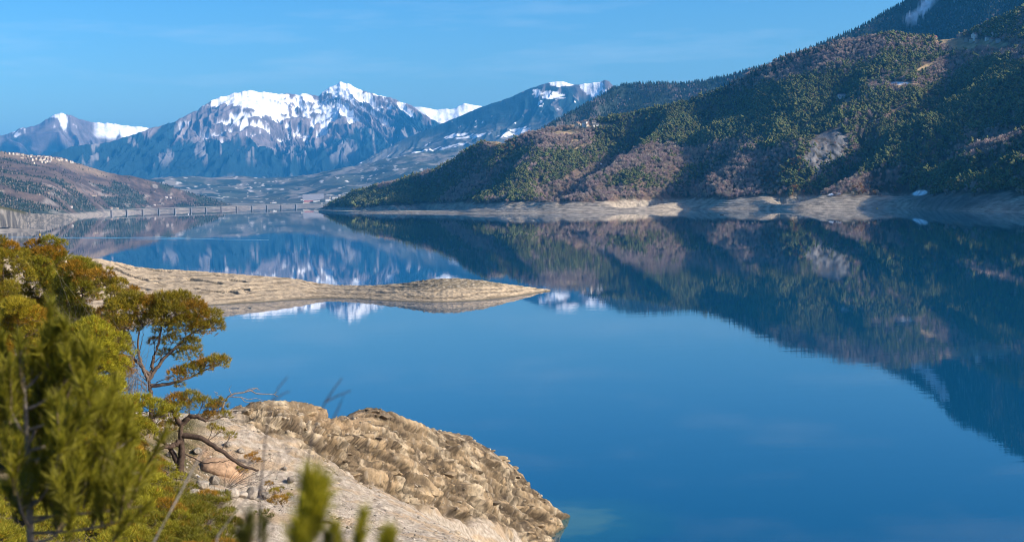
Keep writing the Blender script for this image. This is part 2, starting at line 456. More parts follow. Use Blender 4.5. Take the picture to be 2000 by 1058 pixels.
def color_c(h):
    n = fbm(h.S / 220, h.W / 260, 53, 4)
    steep = S(1115, 1140, h.U) * S(200, 180, h.V - 0.1 * (h.U - 1150))
    c = lerp(WOOD * (1 + 0.3 * n[..., None]), ROCK * 0.9, np.maximum(steep, 0.75 * S(175, 160, h.V) * S(1010, 1060, h.U)))
    sn = blob(h.U, h.V, 1092, 162, 30, 7, 8, 0.8) + blob(h.U, h.V, 1072, 186, 36, 9, 6, 1.0) * 0.8 + blob(h.U, h.V, 1160, 170, 40, 17, 15, 0.8) * 0.85 + blob(h.U, h.V, 1056, 203, 8, 7, 0, 1.0)
    sn = S(0.45, 0.55, sn * .8 + 0.4 * n + 0.35 * fbm(h.S / 70, h.W / 90, 57, 4) + 0.3 * (S(0.6, 0.4, h.g2) - 0.5) * steep)
    # low slopes: fields, snow lying on terraces, hamlets
    n2 = fbm(h.S / 420, h.W / 120, 59, 4)
    low = S(255, 300, h.V + 0.35 * (h.U - 800) * 0.4)
    c = lerp(c, (0.13, 0.13, 0.11), low * 0.6); c = lerp(c, (0.3, 0.27, 0.24), low * S(0.15, 0.35, n2) * 0.6)
    bands = blob(h.U, h.V, 800, 312, 70, 12, -16, 0.9) + blob(h.U, h.V, 905, 266, 42, 6, -4, 0.8) + blob(h.U, h.V, 1010, 258, 40, 8, -12, 0.8) + blob(h.U, h.V, 880, 290, 60, 9, -16, 0.9) * 0.7
    sn2 = S(0.62, 0.75, np.clip(bands, 0, 1) * 0.75 + 0.55 * n2)
    sc_ = S(0.3, 0.5, fbm(h.S / 130, h.W / 500, 63, 3)) * S(250, 190, h.V) * S(960, 1000, h.U) * 0.6
    c = lerp(c, (0.3, 0.25, 0.24), sc_)
    return lerp(c, SNOW, np.maximum(sn, sn2 * 0.95))
hill('wooded_mountain', [(560, 392), (640, 352), (700, 320), (730, 302), (800, 266), (830, 255), (860, 243), (900, 226), (940, 209), (970, 199), (1000, 189), (1030, 175), (1060, 165), (1080, 160), (1100, 158), (1112, 163), (1122, 166), (1140, 164), (1160, 161), (1172, 160), (1182, 156), (1190, 160), (1199, 169), (1240, 190), (1330, 230)],
    crest=[(560, 15000), (800, 16500), (1100, 16500), (1330, 16000)], base=[(560, 11600), (1330, 11500)], n_th=640, n_r=220, prof=1.15, zbase=40, jag=1.0, jagf=0.07, carve=carve_c, color=color_c, mat=mt_far,
    label='long blue wooded mountain rising right to snow-dusted knolls')

# valley floor and foothills at the head of the lake
def color_valley(h):
    n = fbm(h.S / 260, h.W / 420, 71, 4); n2 = fbm(h.S / 330, h.W / 900, 73, 4)
    c = lerp((0.07, 0.085, 0.07), (0.22, 0.2, 0.17), S(-0.1, 0.35, n2)); c = lerp(c, (0.03, 0.05, 0.045), S(0.1, 0.3, n))
    c = lerp(c, (0.5, 0.48, 0.45), S(0.5, 0.62, fbm(h.S / 60, h.W / 200, 79, 3)) * S(-0.2, 0.2, fbm(h.S / 500, h.W / 900, 83, 3)))
    c = lerp(c, (0.12, 0.12, 0.1), S(60, 30, h.Z) * 0.5)
    return lerp(c, (0.27, 0.24, 0.2), S(14, 9, h.Z + 3 * n))
valley = hill('valley_floor', [(140, 395), (200, 375), (270, 352), (330, 345), (400, 349), (500, 350), (600, 342), (660, 330), (720, 318), (800, 300), (900, 290), (1000, 300)],
    crest=[(140, 13200), (1000, 12200)], base=[(140, 7700), (430, 8000), (520, 8700), (600, 8400), (640, 8000), (1000, 7800)], n_th=420, n_r=200, prof=1.35, zbase=-2, jag=1.0, jagf=0.05,
    carve=lambda h, Z: (S(0.1, .4, h.T) * (1 - S(.92, 1, h.T))) * 45 * fbm(h.S / 1100, h.W / 1500, 81, 4), color=color_valley, mat=mt_far, label='hazy valley of fields at the head of the lake')

# dark wooded ridges behind the right-hand hill
def carve_d(h, Z):
    m = S(0.0, 0.3, h.T) * (1 - S(0.92, 1.0, h.T))
    h.g1 = ridged((h.S + 120 * fbm(h.S / 500, h.W / 500, 3, 3)) / 420, h.W / 1500, 85, 3)
    return -m * 110 * (1 - h.g1)
def color_d(h):
    n = fbm(h.S / 120, h.W / 150, 87, 4)
    c = lerp((0.025, 0.038, 0.03), (0.08, 0.07, 0.06), S(0.0, 0.5, n + 0.3 * S(205, 235, h.V)))
    return c
ridge_d = hill('wooded_ridge', [(980, 300), (1040, 262), (1075, 243), (1120, 218), (1160, 196), (1200, 171), (1215, 167), (1240, 165), (1270, 164), (1300, 163), (1330, 165), (1352, 162), (1400, 154), (1440, 144), (1475, 133), (1540, 118), (1640, 110)],
    crest=[(980, 6200), (1200, 7000), (1640, 6800)], base=[(980, 4600), (1640, 4600)], n_th=330, n_r=140, prof=1.15, zbase=20, jag=1.0, jagf=0.08, carve=carve_d, color=color_d, mat=mt_mid, label='dark wooded ridge behind the right hillside')

def color_e(h):
    n = fbm(h.S / 90, h.W / 120, 91, 4)
    c = lerp((0.02, 0.03, 0.025), (0.07, 0.06, 0.055), S(-0.1, 0.4, n))
    d, p = seg_dist(h.U, h.V, [(1835, -30), (1812, 5), (1795, 25), (1778, 40)])
    d2, _ = seg_dist(h.U, h.V, [(1880, -20), (1868, 0), (1862, 8)])
    sn = S(0.3, 0.6, S(17, 3, d + 7 * fbm(h.U / 9, h.V / 9, 93, 3))) * S(50, 36, h.V)
    return lerp(c, SNOW * 0.85, np.maximum(sn * 0.95, 0.5 * S(5, 1, d2)))
def carve_e(h, Z):
    m = S(0.0, 0.3, h.T) * (1 - S(0.94, 1.0, h.T))
    d, p = seg_dist(h.U0, h.V0, [(1850, -60), (1812, 5), (1785, 40), (1750, 80)])
    return -m * (90 * (1 - ridged(h.S / 600, h.W / 1800, 95, 4)) + 130 * np.exp(-(d / 35) ** 2))
mount_e = hill('steep_mountain', [(1480, 140), (1560, 108), (1620, 79), (1660, 66), (1700, 44), (1730, 26), (1760, 10), (1790, -14), (1810, -28), (1850, -75), (1880, -95), (1930, -120), (1960, -145), (2000, -170), (2060, -200), (2120, -190), (2250, -60), (2450, 60)],
    crest=[(1480, 5600), (1760, 5900), (2450, 6200)], base=[(1480, 4000), (2450, 3900)], n_th=420, n_r=170, prof=1.1, zbase=30, jag=1.2, jagf=0.08, carve=carve_e, color=color_e, mat=mt_mid, label='steep shaded wooded mountain with a snow gully at the top right corner')

# ---- the wooded hillside on the right
GULLIES = [  # polyline, width px, depth m
    ([(1010, 292), (955, 322), (900, 352), (845, 385), (825, 402)], 30, 62),
    ([(1300, 212), (1255, 238), (1200, 274), (1140, 318), (1080, 360)], 28, 64),
    ([(1450, 285), (1390, 318), (1330, 345), (1270, 372), (1230, 392)], 26, 34),
    ([(1740, 200), (1690, 262), (1640, 308), (1580, 350), (1545, 385), (1530, 402)], 30, 66),
    ([(1905, 112), (1850, 150), (1800, 185), (1760, 205)], 24, 30),
    ([(2080, 160), (1990, 200), (1930, 225), (1870, 262), (1800, 300), (1720, 340)], 30, 40),
    ([(2080, 262), (1960, 312), (1880, 338), (1810, 370), (1765, 400)], 26, 40),
    ([(1480, 170), (1430, 195), (1380, 215)], 22, 22),
    ([(1690, 130), (1620, 180), (1560, 225)], 26, 20),
]
SPURS = [
    ([(1100, 262), (1030, 314), (955, 352), (880, 388)], 24, 16),
    ([(1345, 215), (1260, 272), (1165, 332), (1070, 384)], 26, 22),
    ([(1530, 265), (1440, 310), (1385, 350), (1400, 385)], 28, 16),
    ([(1830, 215), (1760, 275), (1680, 320), (1600, 352), (1575, 378)], 30, 24),
    ([(2100, 240), (1980, 280), (1900, 312), (1820, 345)], 30, 22),
    ([(2100, 330), (1960, 335), (1895, 345), (1840, 368), (1790, 396)], 26, 26),
]
def carve_f(h, Z):
    m = S(0.03, 0.2, h.T) * (1 - S(0.9, 1.0, h.T))
    c = np.zeros(Z.shape)
    wu, wv = 6 * fbm(h.U0 / 60, h.V0 / 40, 101, 3), 5 * fbm(h.U0 / 60, h.V0 / 40, 103, 3)
    for pts, wd, dep in GULLIES:
        d, p = seg_dist(h.U0 + wu, h.V0 + wv, pts)
        c -= 1.6 * dep * np.exp(-(d / wd) ** 2) * S(-0.1, 0.35, p)
    for pts, wd, dep in SPURS:
        d, p = seg_dist(h.U0 + wu, h.V0 + wv, pts)
        c += 1.4 * dep * np.exp(-(d / wd) ** 2) * S(-0.1, 0.3, p)
    g = ridged((h.S + h.W * 0.35) / 260, h.W / 620, 105, 4)
    c -= 26 * (1 - g) + 5 * fbm(h.S / 60, h.W / 60, 107, 3)
    rock = blob(h.U0, h.V0, 1605, 298, 42, 34, -50, 0.7)
    c += rock * 9 * (ridged(h.S / 22, h.W / 60, 109, 4) - 0.5)
    strat = (0.6 * np.sin(Z * 1.9 + 2 * fbm(h.S / 80, h.W / 80, 111, 2)) + 0.7 * fbm(h.S / 35, h.W / 18, 139, 4)) * S(27, 18, Z) * S(.01, .05, h.T)
    out = c * m + strat
    # keep the drawdown beach a smooth apron and everything above water
    return np.maximum(out, 4.0 * S(0, .06, h.T) - Z)

MEADOWS = [(1105, 261, 30, 7, -4), (1150, 247, 50, 6, 2), (1125, 276, 10, 4, 0), (1133, 287, 26, 3, -22), (1868, 87, 44, 12, 8), (1930, 88, 42, 11, 4), (1645, 190, 13, 5, 0), (1884, 79, 14, 6, 0), (1880, 100, 12, 3, 0), (1808, 132, 20, 5, -20), (1762, 166, 26, 6, 0), (1750, 182, 10, 4, 0), (1700, 158, 10, 3, 0), (968, 280, 24, 5, 10)]
def bare_f(h_U, h_V, h_Z):
    me_ = np.zeros(np.shape(h_U))
    for a in MEADOWS: me_ = np.maximum(me_, blob(h_U, h_V, *a, 0.4))
    return me_
VEG_Z = 19.0
def color_f(h):
    n = fbm(h.S / 40, h.W / 40, 113, 4); nb = fbm(h.S / 14, h.W / 14, 115, 3)
    c = lerp((0.05, 0.045, 0.028), (0.15, 0.105, 0.075), S(-0.3, 0.3, n))
    me_ = bare_f(h.U + 5 * n, h.V + 3 * nb, h.Z)
    c = lerp(c, (0.40, 0.285, 0.155), me_)
    rock = blob(h.U, h.V, 1612, 294, 58, 36, -50, 0.5) + blob(h.U, h.V, 1570, 322, 14, 16, 0, 0.5)
    c = lerp(c, (0.16, 0.16, 0.165), np.clip(rock * S(-0.7, 0.1, nb), 0, 1) * 0.9)
    strata = 0.5 + 0.5 * np.sin(h.Z * 2.6 + 3 * fbm(h.S / 120, h.W / 60, 117, 3))
    sand = lerp((0.42, 0.355, 0.275), (0.26, 0.22, 0.17), np.clip(strata * 0.6 + 0.4 * S(-.2, .5, nb), 0, 1)); sand = lerp(sand, (0.2, 0.165, 0.12), S(.25, .5, fbm(h.S / 30, h.Z / 2.2, 137, 4)) * .7)
    bare = S(VEG_Z + 4, VEG_Z - 2, h.Z + 5 * n + 9 * S(880, 640, h.U))
    c = lerp(c, sand, bare)
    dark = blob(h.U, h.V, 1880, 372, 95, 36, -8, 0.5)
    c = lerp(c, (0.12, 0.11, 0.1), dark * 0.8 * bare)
    sn = blob(h.U, h.V, 1797, 377, 15, 5, -8, 0.3) + blob(h.U, h.V, 1630, 379, 12, 2.5, -5, 0.3) + blob(h.U, h.V, 1752, 163, 24, 3, 0, 0.3) + blob(h.U, h.V, 1156, 286, 8, 3, -20, 0.3)
    sn = sn + S(0.5, 0.62, fbm(h.S / 25, h.W / 18, 119, 2)) * (blob(h.U, h.V, 1190, 298, 36, 18, -40, 0.5))
    return lerp(c, SNOW, np.clip(sn, 0, 1))

WATERLINE_F = [(622, 411.5), (640, 414.5), (700, 416), (800, 416.5), (900, 417), (1000, 416.5), (1100, 415.5), (1180, 414), (1280, 411.5), (1330, 408.5), (1400, 409), (1500, 408), (1530, 409.5), (1560, 409), (1620, 408), (1700, 406.5), (1760, 406), (1830, 410), (1900, 413), (1960, 414), (2000, 414.5), (2150, 421), (2400, 440)]
base_f = [(u, float(water_range(u, v)[0]) - 12) for u, v in WATERLINE_F]
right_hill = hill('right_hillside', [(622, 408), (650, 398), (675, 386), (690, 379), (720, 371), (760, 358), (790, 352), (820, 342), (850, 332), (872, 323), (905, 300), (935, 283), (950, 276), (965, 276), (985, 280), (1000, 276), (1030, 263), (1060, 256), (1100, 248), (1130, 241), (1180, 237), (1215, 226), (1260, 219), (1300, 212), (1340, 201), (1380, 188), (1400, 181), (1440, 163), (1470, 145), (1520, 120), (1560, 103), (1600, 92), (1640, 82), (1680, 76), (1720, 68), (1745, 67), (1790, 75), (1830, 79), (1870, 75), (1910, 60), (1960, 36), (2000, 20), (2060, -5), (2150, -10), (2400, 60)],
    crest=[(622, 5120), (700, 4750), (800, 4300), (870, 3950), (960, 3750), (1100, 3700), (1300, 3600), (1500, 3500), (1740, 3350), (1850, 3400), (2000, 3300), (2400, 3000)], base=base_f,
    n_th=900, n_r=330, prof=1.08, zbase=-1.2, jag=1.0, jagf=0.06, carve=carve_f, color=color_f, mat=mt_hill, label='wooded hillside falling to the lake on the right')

# ---- the hill on the left with a village on its shoulder
def carve_h(h, Z):
    m = S(0.03, 0.2, h.T) * (1 - S(0.9, 1.0, h.T))
    g = ridged((h.S - h.W * 0.3) / 420, h.W / 800, 121, 4)
    return np.maximum(-m * (40 * (1 - g) + 6 * fbm(h.S / 90, h.W / 90, 123, 3)), 3.0 * S(0, .06, h.T) - Z)
def color_h(h):
    n = fbm(h.S / 170, h.W / 260, 125, 4); n2 = fbm(h.S / 60, h.W / 90, 127, 4)
    c = lerp((0.062, 0.045, 0.038), (0.105, 0.076, 0.06), S(-0.3, 0.4, n2))
    gr = S(0.0, 0.25, n + 0.5 * S(330, 390, h.V) - 0.28 + 0.25 * S(140, 0, h.U))
    h.green = gr
    c = lerp(c, (0.028, 0.042, 0.03), gr * 0.9)
    top = S(16, 6, h.V - np.interp(h.U, [0, 100, 200, 300, 440], [296, 307, 335, 357, 398])) * S(230, 190, h.U)
    c = lerp(c, (0.26, 0.19, 0.12), top * 0.5)
    mead = blob(h.U, h.V, 130, 370, 60, 8, 8, 0.6) + blob(h.U, h.V, 200, 378, 50, 5, 5, 0.6)
    c = lerp(c, (0.2, 0.145, 0.115), np.clip(mead, 0, 1) * 0.7 * S(-0.4, 0.2, n2))
    spots = S(0.42, 0.55, fbm(h.S / 50, h.W / 70, 129, 3)) * S(345, 370, h.V)
    c = lerp(c, (0.33, 0.3, 0.27), spots * 0.45)
    return lerp(c, lerp((0.27, 0.235, 0.195), (0.2, 0.175, 0.15), S(-.2, .4, n2)), S(17, 11, h.Z + 4 * n2))
WL_H = [(-200, 446), (0, 440), (100, 430), (150, 423), (200, 418.5), (250, 416), (300, 414), (360, 412.5), (430, 411), (470, 409.5), (520, 407)]
left_hill = hill('left_hillside', [(-200, 285), (-60, 288), (0, 296), (30, 299), (60, 303), (100, 306), (125, 311), (150, 319), (200, 334), (230, 341), (260, 344), (310, 357), (340, 366), (360, 374), (400, 385), (420, 391), (440, 398), (460, 401), (480, 403), (520, 406)],
    crest=[(-200, 6600), (0, 7000), (200, 8000), (440, 8400), (520, 8500)], base=[(u, float(water_range(u, v)[0])) for u, v in WL_H], n_th=420, n_r=200, prof=1.1, zbase=-1, jag=0.8, jagf=0.06, carve=carve_h, color=color_h, mat=mt_hill,
    label='brown and green hillside with a hilltop village on the left')

# ---- bare rocky bank on the near left shore
def carve_k(h, Z):
    m = S(0.05, 0.3, h.T) * (1 - S(0.9, 1.0, h.T))
    return m * (-11 * (1 - ridged((h.S + h.W * .5) / 50, h.W / 90, 131, 4)))
def color_k(h):
    n = fbm(h.S / 16, h.W / 30, 133, 4)
    c = lerp((0.085, 0.078, 0.072), (0.2, 0.18, 0.155), S(-0.3, 0.4, n))
    return lerp(c, (0.06, 0.055, 0.02), S(8, 3, h.V - np.interp(h.U, [0, 50, 100], [402, 413, 421])) * S(60, 44, h.U))
bank = hill('rocky_bank', [(-150, 392), (-60, 396), (0, 402), (20, 406), (45, 412), (60, 417), (75, 417), (100, 418), (125, 418.5), (138, 421), (155, 426)],
    crest=[(-150, 2700), (0, 2850), (60, 3500), (110, 4350), (155, 5000)], base=[(u, float(water_range(u, v)[0])) for u, v in [(-150, 468), (0, 447), (40, 444), (65, 440), (95, 435), (130, 430), (155, 426.5)]], n_th=200, n_r=110, prof=0.9, zbase=-1, jag=1.0, jagf=0.12, carve=carve_k, color=color_k, mat=mt_hill,
    label='bare grey rocky bank on the left shore')
hill('low_beach', [(-150, 455), (-40, 448), (0, 446.5), (40, 446.5), (70, 447.5), (90, 449)], crest=[(-150, 2250), (0, 2720), (90, 2650)], base=[(u, float(water_range(u, v)[0])) for u, v in [(-150, 470), (-40, 456), (0, 452.5), (40, 451), (70, 450.5), (90, 449.8)]], n_th=80, n_r=24, prof=0.8, zbase=-0.5, jag=0.3,
    color=lambda h: lerp((0.33, 0.29, 0.24), (0.2, 0.18, 0.15), S(0.1, 0.4, fbm(h.S / 20, h.W / 20, 135, 3))), mat=mt_hill, label='low pale beach at the foot of the rocky bank')

# ---- the sandspit
def carve_s(h, Z):
    n = fbm(h.S / 40, h.W / 25, 141, 4)
    brk = fbm(h.S / 70, h.W / 14, 155, 3)
    zq = Z + 0.3 * n + 0.7 * brk
    step = 1.15
    fr = zq / step - np.floor(zq / step)
    terr = (np.floor(zq / step) + S(0.45, 0.95, fr)) * step - zq
    right = S(720, 860, h.UU)
    out = terr * (0.75 - 0.25 * right) * S(-.5, .4, fbm(h.S / 25, h.W / 9, 157, 3)) * S(0.02, 0.1, h.T) * S(1.05, .97, h.T)
    out = out + (0.22 * fbm(h.S / 3.5, h.W / 3.5, 143, 4) + 0.45 * right * (ridged(h.S / 4, h.W / 4, 145, 3) - .6)) * S(0.05, 0.2, h.T)
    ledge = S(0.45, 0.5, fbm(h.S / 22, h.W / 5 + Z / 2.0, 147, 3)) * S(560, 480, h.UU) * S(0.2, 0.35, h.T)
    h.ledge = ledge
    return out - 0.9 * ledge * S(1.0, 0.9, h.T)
def color_s(h):
    n = fbm(h.S / 6, h.W / 6, 149, 4)
    line = (0.5 + 0.5 * np.sin(h.Z * 5.2 + 3.5 * fbm(h.S / 40, h.W / 12, 151, 4))) * S(-.6, .3, fbm(h.S / 18, h.W / 5, 159, 3)) 
    c = lerp((0.375, 0.295, 0.2), (0.2, 0.155, 0.1), S(0.35, 0.9, line) * 0.85)
    c = lerp(c, (0.22, 0.18, 0.13), S(0.1, 0.6, n) * 0.5)
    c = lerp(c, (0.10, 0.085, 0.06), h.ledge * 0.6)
    right = S(760, 820, h.U) * S(3.2, 4.3, h.Z + 0.4 * n)
    c = lerp(c, lerp((0.17, 0.14, 0.095), (0.3, 0.26, 0.2), S(0.1, 0.5, fbm(h.S / 1.5, h.W / 1.5, 153, 3))), right * 0.9)
    return lerp(c, (0.14, 0.12, 0.085), S(0.55, 0.15, h.Z))
NEAR_S = [(-200, 640), (0, 628), (200, 612), (300, 603), (420, 596), (500, 591.5), (560, 587), (600, 584.5), (650, 583.5), (700, 585), (760, 588), (820, 590.5), (880, 590.5), (940, 587), (1000, 581), (1040, 574.5), (1075, 568)]
spit = hill('sandspit', [(-200, 480), (0, 484), (130, 496), (165, 502), (200, 506), (245, 515), (270, 521), (300, 524), (350, 527), (400, 530), (450, 534), (500, 538), (560, 542), (590, 546), (615, 552), (650, 556.5), (700, 557.5), (740, 556.5), (775, 554), (800, 551), (830, 546.5), (855, 543.5), (880, 543), (910, 544.5), (940, 547.5), (970, 552), (1000, 556), (1030, 560), (1060, 564), (1075, 566)],
    crest=[(u, float(water_range(u, v)[0]) + w_) for (u, v), w_ in zip(NEAR_S, [110, 100, 90, 80, 62, 55, 48, 42, 36, 32, 32, 34, 36, 32, 24, 14, 4])], base=[(u, float(water_range(u, v)[0]) - 1.5) for u, v in NEAR_S],
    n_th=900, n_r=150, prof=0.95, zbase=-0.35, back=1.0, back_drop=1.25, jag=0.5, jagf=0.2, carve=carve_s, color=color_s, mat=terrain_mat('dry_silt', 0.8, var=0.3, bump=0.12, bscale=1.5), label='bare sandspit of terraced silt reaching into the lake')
# ------------------------------------------------------------------ foreground: headland below the lookout
# control points: photo pixel and range from the lookout -> a smooth surface through them
HL = [  # crest of the headland, going out to its tip
    (440, 789, 100), (500, 786, 108), (580, 789, 115), (640, 803, 122), (700, 811, 128), (760, 814, 134), (820, 838, 140), (880, 864, 146), (940, 889, 152), (1000, 924, 158), (1050, 960, 164), (1085, 985, 169),
    # its near face and the pebbly slope
    (470, 840, 88), (560, 880, 92), (640, 930, 100), (700, 870, 116), (760, 900, 124), (820, 900, 132), (700, 980, 112), (760, 1058, 118), (860, 960, 134), (900, 1058, 133), (980, 1010, 148), (600, 1058, 100), (600, 980, 98), (1040, 1020, 158),
    # the terrace with the stunted pines
    (400, 1058, 70), (480, 960, 70), (400, 950, 64), (350, 915, 58), (300, 900, 60), (200, 900, 55), (100, 950, 48), (290, 798, 66), (0, 1058, 40), (200, 1058, 45), (0, 830, 70), (380, 803, 84), (290, 815, 84), (200, 815, 82), (100, 815, 80), (250, 880, 100), (150, 870, 102), (0, 860, 98), (0, 930, 118), (200, 940, 116), (350, 880, 106)]
WORLD = [(60, 20, 10), (95, 40, -6), (60, -15, 24), (-90, 85, 40), (-120, 30, 50), (-100, 150, 6), (100, 0, 10),   # (x, y, z): foot of the lookout, the shore line and the lake bed round it
    (0, 0, 38.3), (-12, -8, 42), (12, -8, 41), (15, 10, 32), (-15, 12, 36.5), (25, 40, 17), (0, 8, 36.4), (0, 18, 33.2), (0, 30, 30.5), (0, 45, 26.5), (-7, 30, 31), (6, 30, 28), (-25, 40, 33), (8, 60, 21.5), (22, 84, 2), (18, 112, -4), (24, 125, -5), (-45, 60, 33), (-70, 60, 36), (-70, 20, 42), (-45, 20, 41), (30, 15, 27), (50, 30, 5), (45, 70, -4), (62, 110, -7), (75, 60, -4), (70, 150, -9)]
SHORE = [(1103, 1010, -0.2), (1098, 1028, -0.2), (1075, 1052, -0.2), (1030, 1110, -0.2)]
BED = [(1200, 1058, 150, -3), (1240, 1100, 135, -4), (1150, 1058, 157, -3), (1130, 1020, 174, -2.5), (1140, 1000, 182, -5), (1130, 1060, 165, -4), (1080, 1130, 150, -4), (1060, 900, 196, -6), (940, 830, 186, -6), (820, 770, 180, -6), (700, 740, 168, -5), (600, 735, 158, -5), (480, 720, 150, -4), (350, 700, 140, -3), (200, 680, 140, -4), (0, 660, 150, -4), (-150, 660, 165, 0), (420, 740, 130, 2), (300, 740, 128, 0), (150, 740, 130, 0), (0, 740, 134, 1), (1200, 900, 230, -10), (600, 650, 230, -12), (200, 620, 230, -10), (-200, 600, 230, -6)]
cp = [at(*p) for p in HL] + WORLD
for u, v, z in SHORE:
    r = float(water_range(u, v)[0]); q = at(u, v, r); cp.append((q[0], q[1], z))
for u, v, r, z in BED:
    q = at(u, v, r); cp.append((q[0], q[1], z))
cp = np.array(cp, float)
_k = lambda r: np.where(r > 1e-6, r * r * np.log(np.maximum(r, 1e-6)), 0)
_n = len(cp)
_D = np.hypot(cp[:, None, 0] - cp[None, :, 0], cp[:, None, 1] - cp[None, :, 1])
_A = np.zeros((_n + 3, _n + 3)); _A[:_n, :_n] = _k(_D) + 6.0 * np.eye(_n)
_A[:_n, _n] = 1; _A[:_n, _n + 1:] = cp[:, :2]; _A[_n:, :_n] = _A[:_n, _n:].T
_W = np.linalg.solve(_A, np.concatenate([cp[:, 2], [0, 0, 0]]))
def ground_z(x, y):
    x = np.asarray(x, float); y = np.asarray(y, float)
    z = _W[_n] + _W[_n + 1] * x + _W[_n + 2] * y
    for i in range(_n):
        z = z + _W[i] * _k(np.hypot(x - cp[i, 0], y - cp[i, 1]))
    return z

def ground_hit(u, v, r0=22.0):
    """range at which the line of sight through a photo pixel first meets the headland"""
    r = np.arange(r0, 200, .5); d = ray(u, v)
    k = np.nonzero(ground_z(d[0][0] * r, d[1][0] * r) >= CAM_H + d[2][0] * r)[0]
    return float(r[k[0]]) if len(k) else None

_tf = np.arctan2(*[ray(np.linspace(-380, 1240, 820), np.full(820, 900.0))[k] for k in (0, 1)])
th = np.concatenate([np.linspace(-1.35, _tf[0], 70)[:-1], _tf, np.linspace(_tf[-1], 1.35, 70)[1:]])
rr = np.concatenate([np.linspace(2, 55, 70)[:-1], np.linspace(55, 190, 720), np.linspace(190, 236, 14)[1:]])
GX, GY = np.sin(th)[None, :] * rr[:, None], np.cos(th)[None, :] * rr[:, None]
GZ = ground_z(GX, GY)
gu, gv = project(GX, GY, GZ)
# broken rock along the crest and the outer face, smooth pebbles nearer
edge = np.interp(gu, [430, 520, 600, 680, 760, 850, 950, 1040, 1100], [812, 838, 872, 930, 962, 990, 1022, 1062, 1110])
n_e = fbm(GX / 5, GY / 5, 201, 4)
rock_m = S(14, -10, gv - edge + 30 * n_e) * S(430, 500, gu) * S(60, 90, rr)[:, None]
# rock beds run parallel to the crest and dip towards the tip; the relief stands out along the surface normal
BA = 0.31 * GX + 0.95 * GY
BC = 0.95 * GX - 0.31 * GY
BD = 0.8 * (GZ + 0.25 * BA) - 0.6 * BC
w1_, w2_ = 0.6 * fbm(BA / 3, BD / 3, 203, 3), 0.28 * fbm(BA / 2.2, BD / 2.2, 204, 3)
p_, q_ = BA + w1_, BD + w2_ + .18 * BA
led = q_ / 1.25
saw = led - np.floor(led)
ledges = np.where(saw < 0.7, saw / 0.7, (1 - saw) / 0.3)
from_crest = gv - np.interp(gu, [440, 580, 760, 1000, 1100], [789, 789, 814, 924, 1000])
rough_z = S(-.35, .35, fbm(BA / 9, BD / 5, 225, 3))          # broken zones between smoother slabs
b1, e1 = blocks(p_ / 7.5, q_ / 1.25, 205, True); b2, e2 = blocks(p_ / 3.0, q_ / .5, 206, True)
crack = np.maximum(S(.12, .02, e1), S(.2, .05, e2) * rough_z)
disp = (0.5 * (ledges - .5) + 0.62 * b1 - .2 * crack + (.15 + .85 * rough_z) * (0.42 * b2 + .24 * blocks(p_ / .8, q_ / .3, 208))
        + 0.45 * fbm(BA / 10, BD / 6, 207, 2) - .45 * rough_z)
disp = rock_m * disp * S(-10, 12, from_crest + 14)
d0 = np.stack([np.gradient(q, axis=0) for q in (GX, GY, GZ)], -1); d1 = np.stack([np.gradient(q, axis=1) for q in (GX, GY, GZ)], -1)
nrm = np.cross(d1, d0); nrm /= np.linalg.norm(nrm, axis=-1)[..., None] + 1e-9; nrm *= np.sign(nrm[..., 2:3])
GX, GY, GZ = GX + disp * nrm[..., 0], GY + disp * nrm[..., 1], GZ + disp * nrm[..., 2]
GZ = GZ + (1 - rock_m) * (0.10 * fbm(GX / 1.8, GY / 1.8, 211, 4) + 0.16 * (ridged(p_ / 6, q_ / 1.6, 213, 3) - .5) * S(430, 520, gu))
GZ = GZ + 0.06 * fbm(GX / 0.5, GY / 0.5, 215, 2)
nC = fbm(GX / 1.2, GY / 1.2, 217, 4); nD = fbm(GX / 0.35, GY / 0.35, 219, 3); nE = fbm(p_ / 6, q_ / 1.3, 221, 4)
peb = lerp((0.46, 0.39, 0.305), (0.32, 0.26, 0.195), S(-0.2, 0.6, nD)); peb = lerp(peb, (0.42, 0.30, 0.18), S(0.1, 0.5, nE) * 0.7)
rk = lerp((0.35, 0.255, 0.15), (0.165, 0.12, 0.072), S(-0.35, 0.35, nE)); rk = lerp(rk, (0.12, 0.09, 0.06), S(0.0, 0.45, nC) * (.35 + .6 * rough_z)); rk = lerp(rk, (0.46, 0.37, 0.25), S(-.1, -.45, fbm(GX / 3, GY / 3, 227, 4)) * .8); rk = lerp(rk, (0.42, 0.36, 0.28), S(0.5, 0.7, nD) * 0.5)
rk = rk * (1 + .35 * b2 + .25 * b1)[..., None]; rk = lerp(rk, (0.05, 0.038, 0.026), crack * .8)
rk = lerp(rk, (0.36, 0.25, 0.145), blob(gu, gv, 660, 815, 60, 22, 10, 0.8) * 0.6)
gc = lerp(peb, rk, rock_m)
soil = lerp((0.10, 0.085, 0.035), (0.22, 0.17, 0.10), S(-0.3, 0.4, nC))
gc = lerp(gc, soil, S(470, 380, gu + 40 * n_e) * S(820, 850, gv + 60 * S(330, 420, gu)))
gc = lerp(gc, (0.35, 0.235, 0.145), blob(gu, gv, 430, 908, 62, 34, 28, 0.6) * S(-0.6, 0.2, nC))
gc = lerp(gc, (0.10, 0.09, 0.065), S(0.45, 0.1, GZ))
headland = grid_obj('headland', GX, GY, GZ, gc, terrain_mat('weathered_rock', 2.5, var=0.35, bump=0.16, bscale=3.0, rocky=True))
tag(headland, 'bare rocky headland and pebbly slope below the lookout', 'headland', kind='structure')
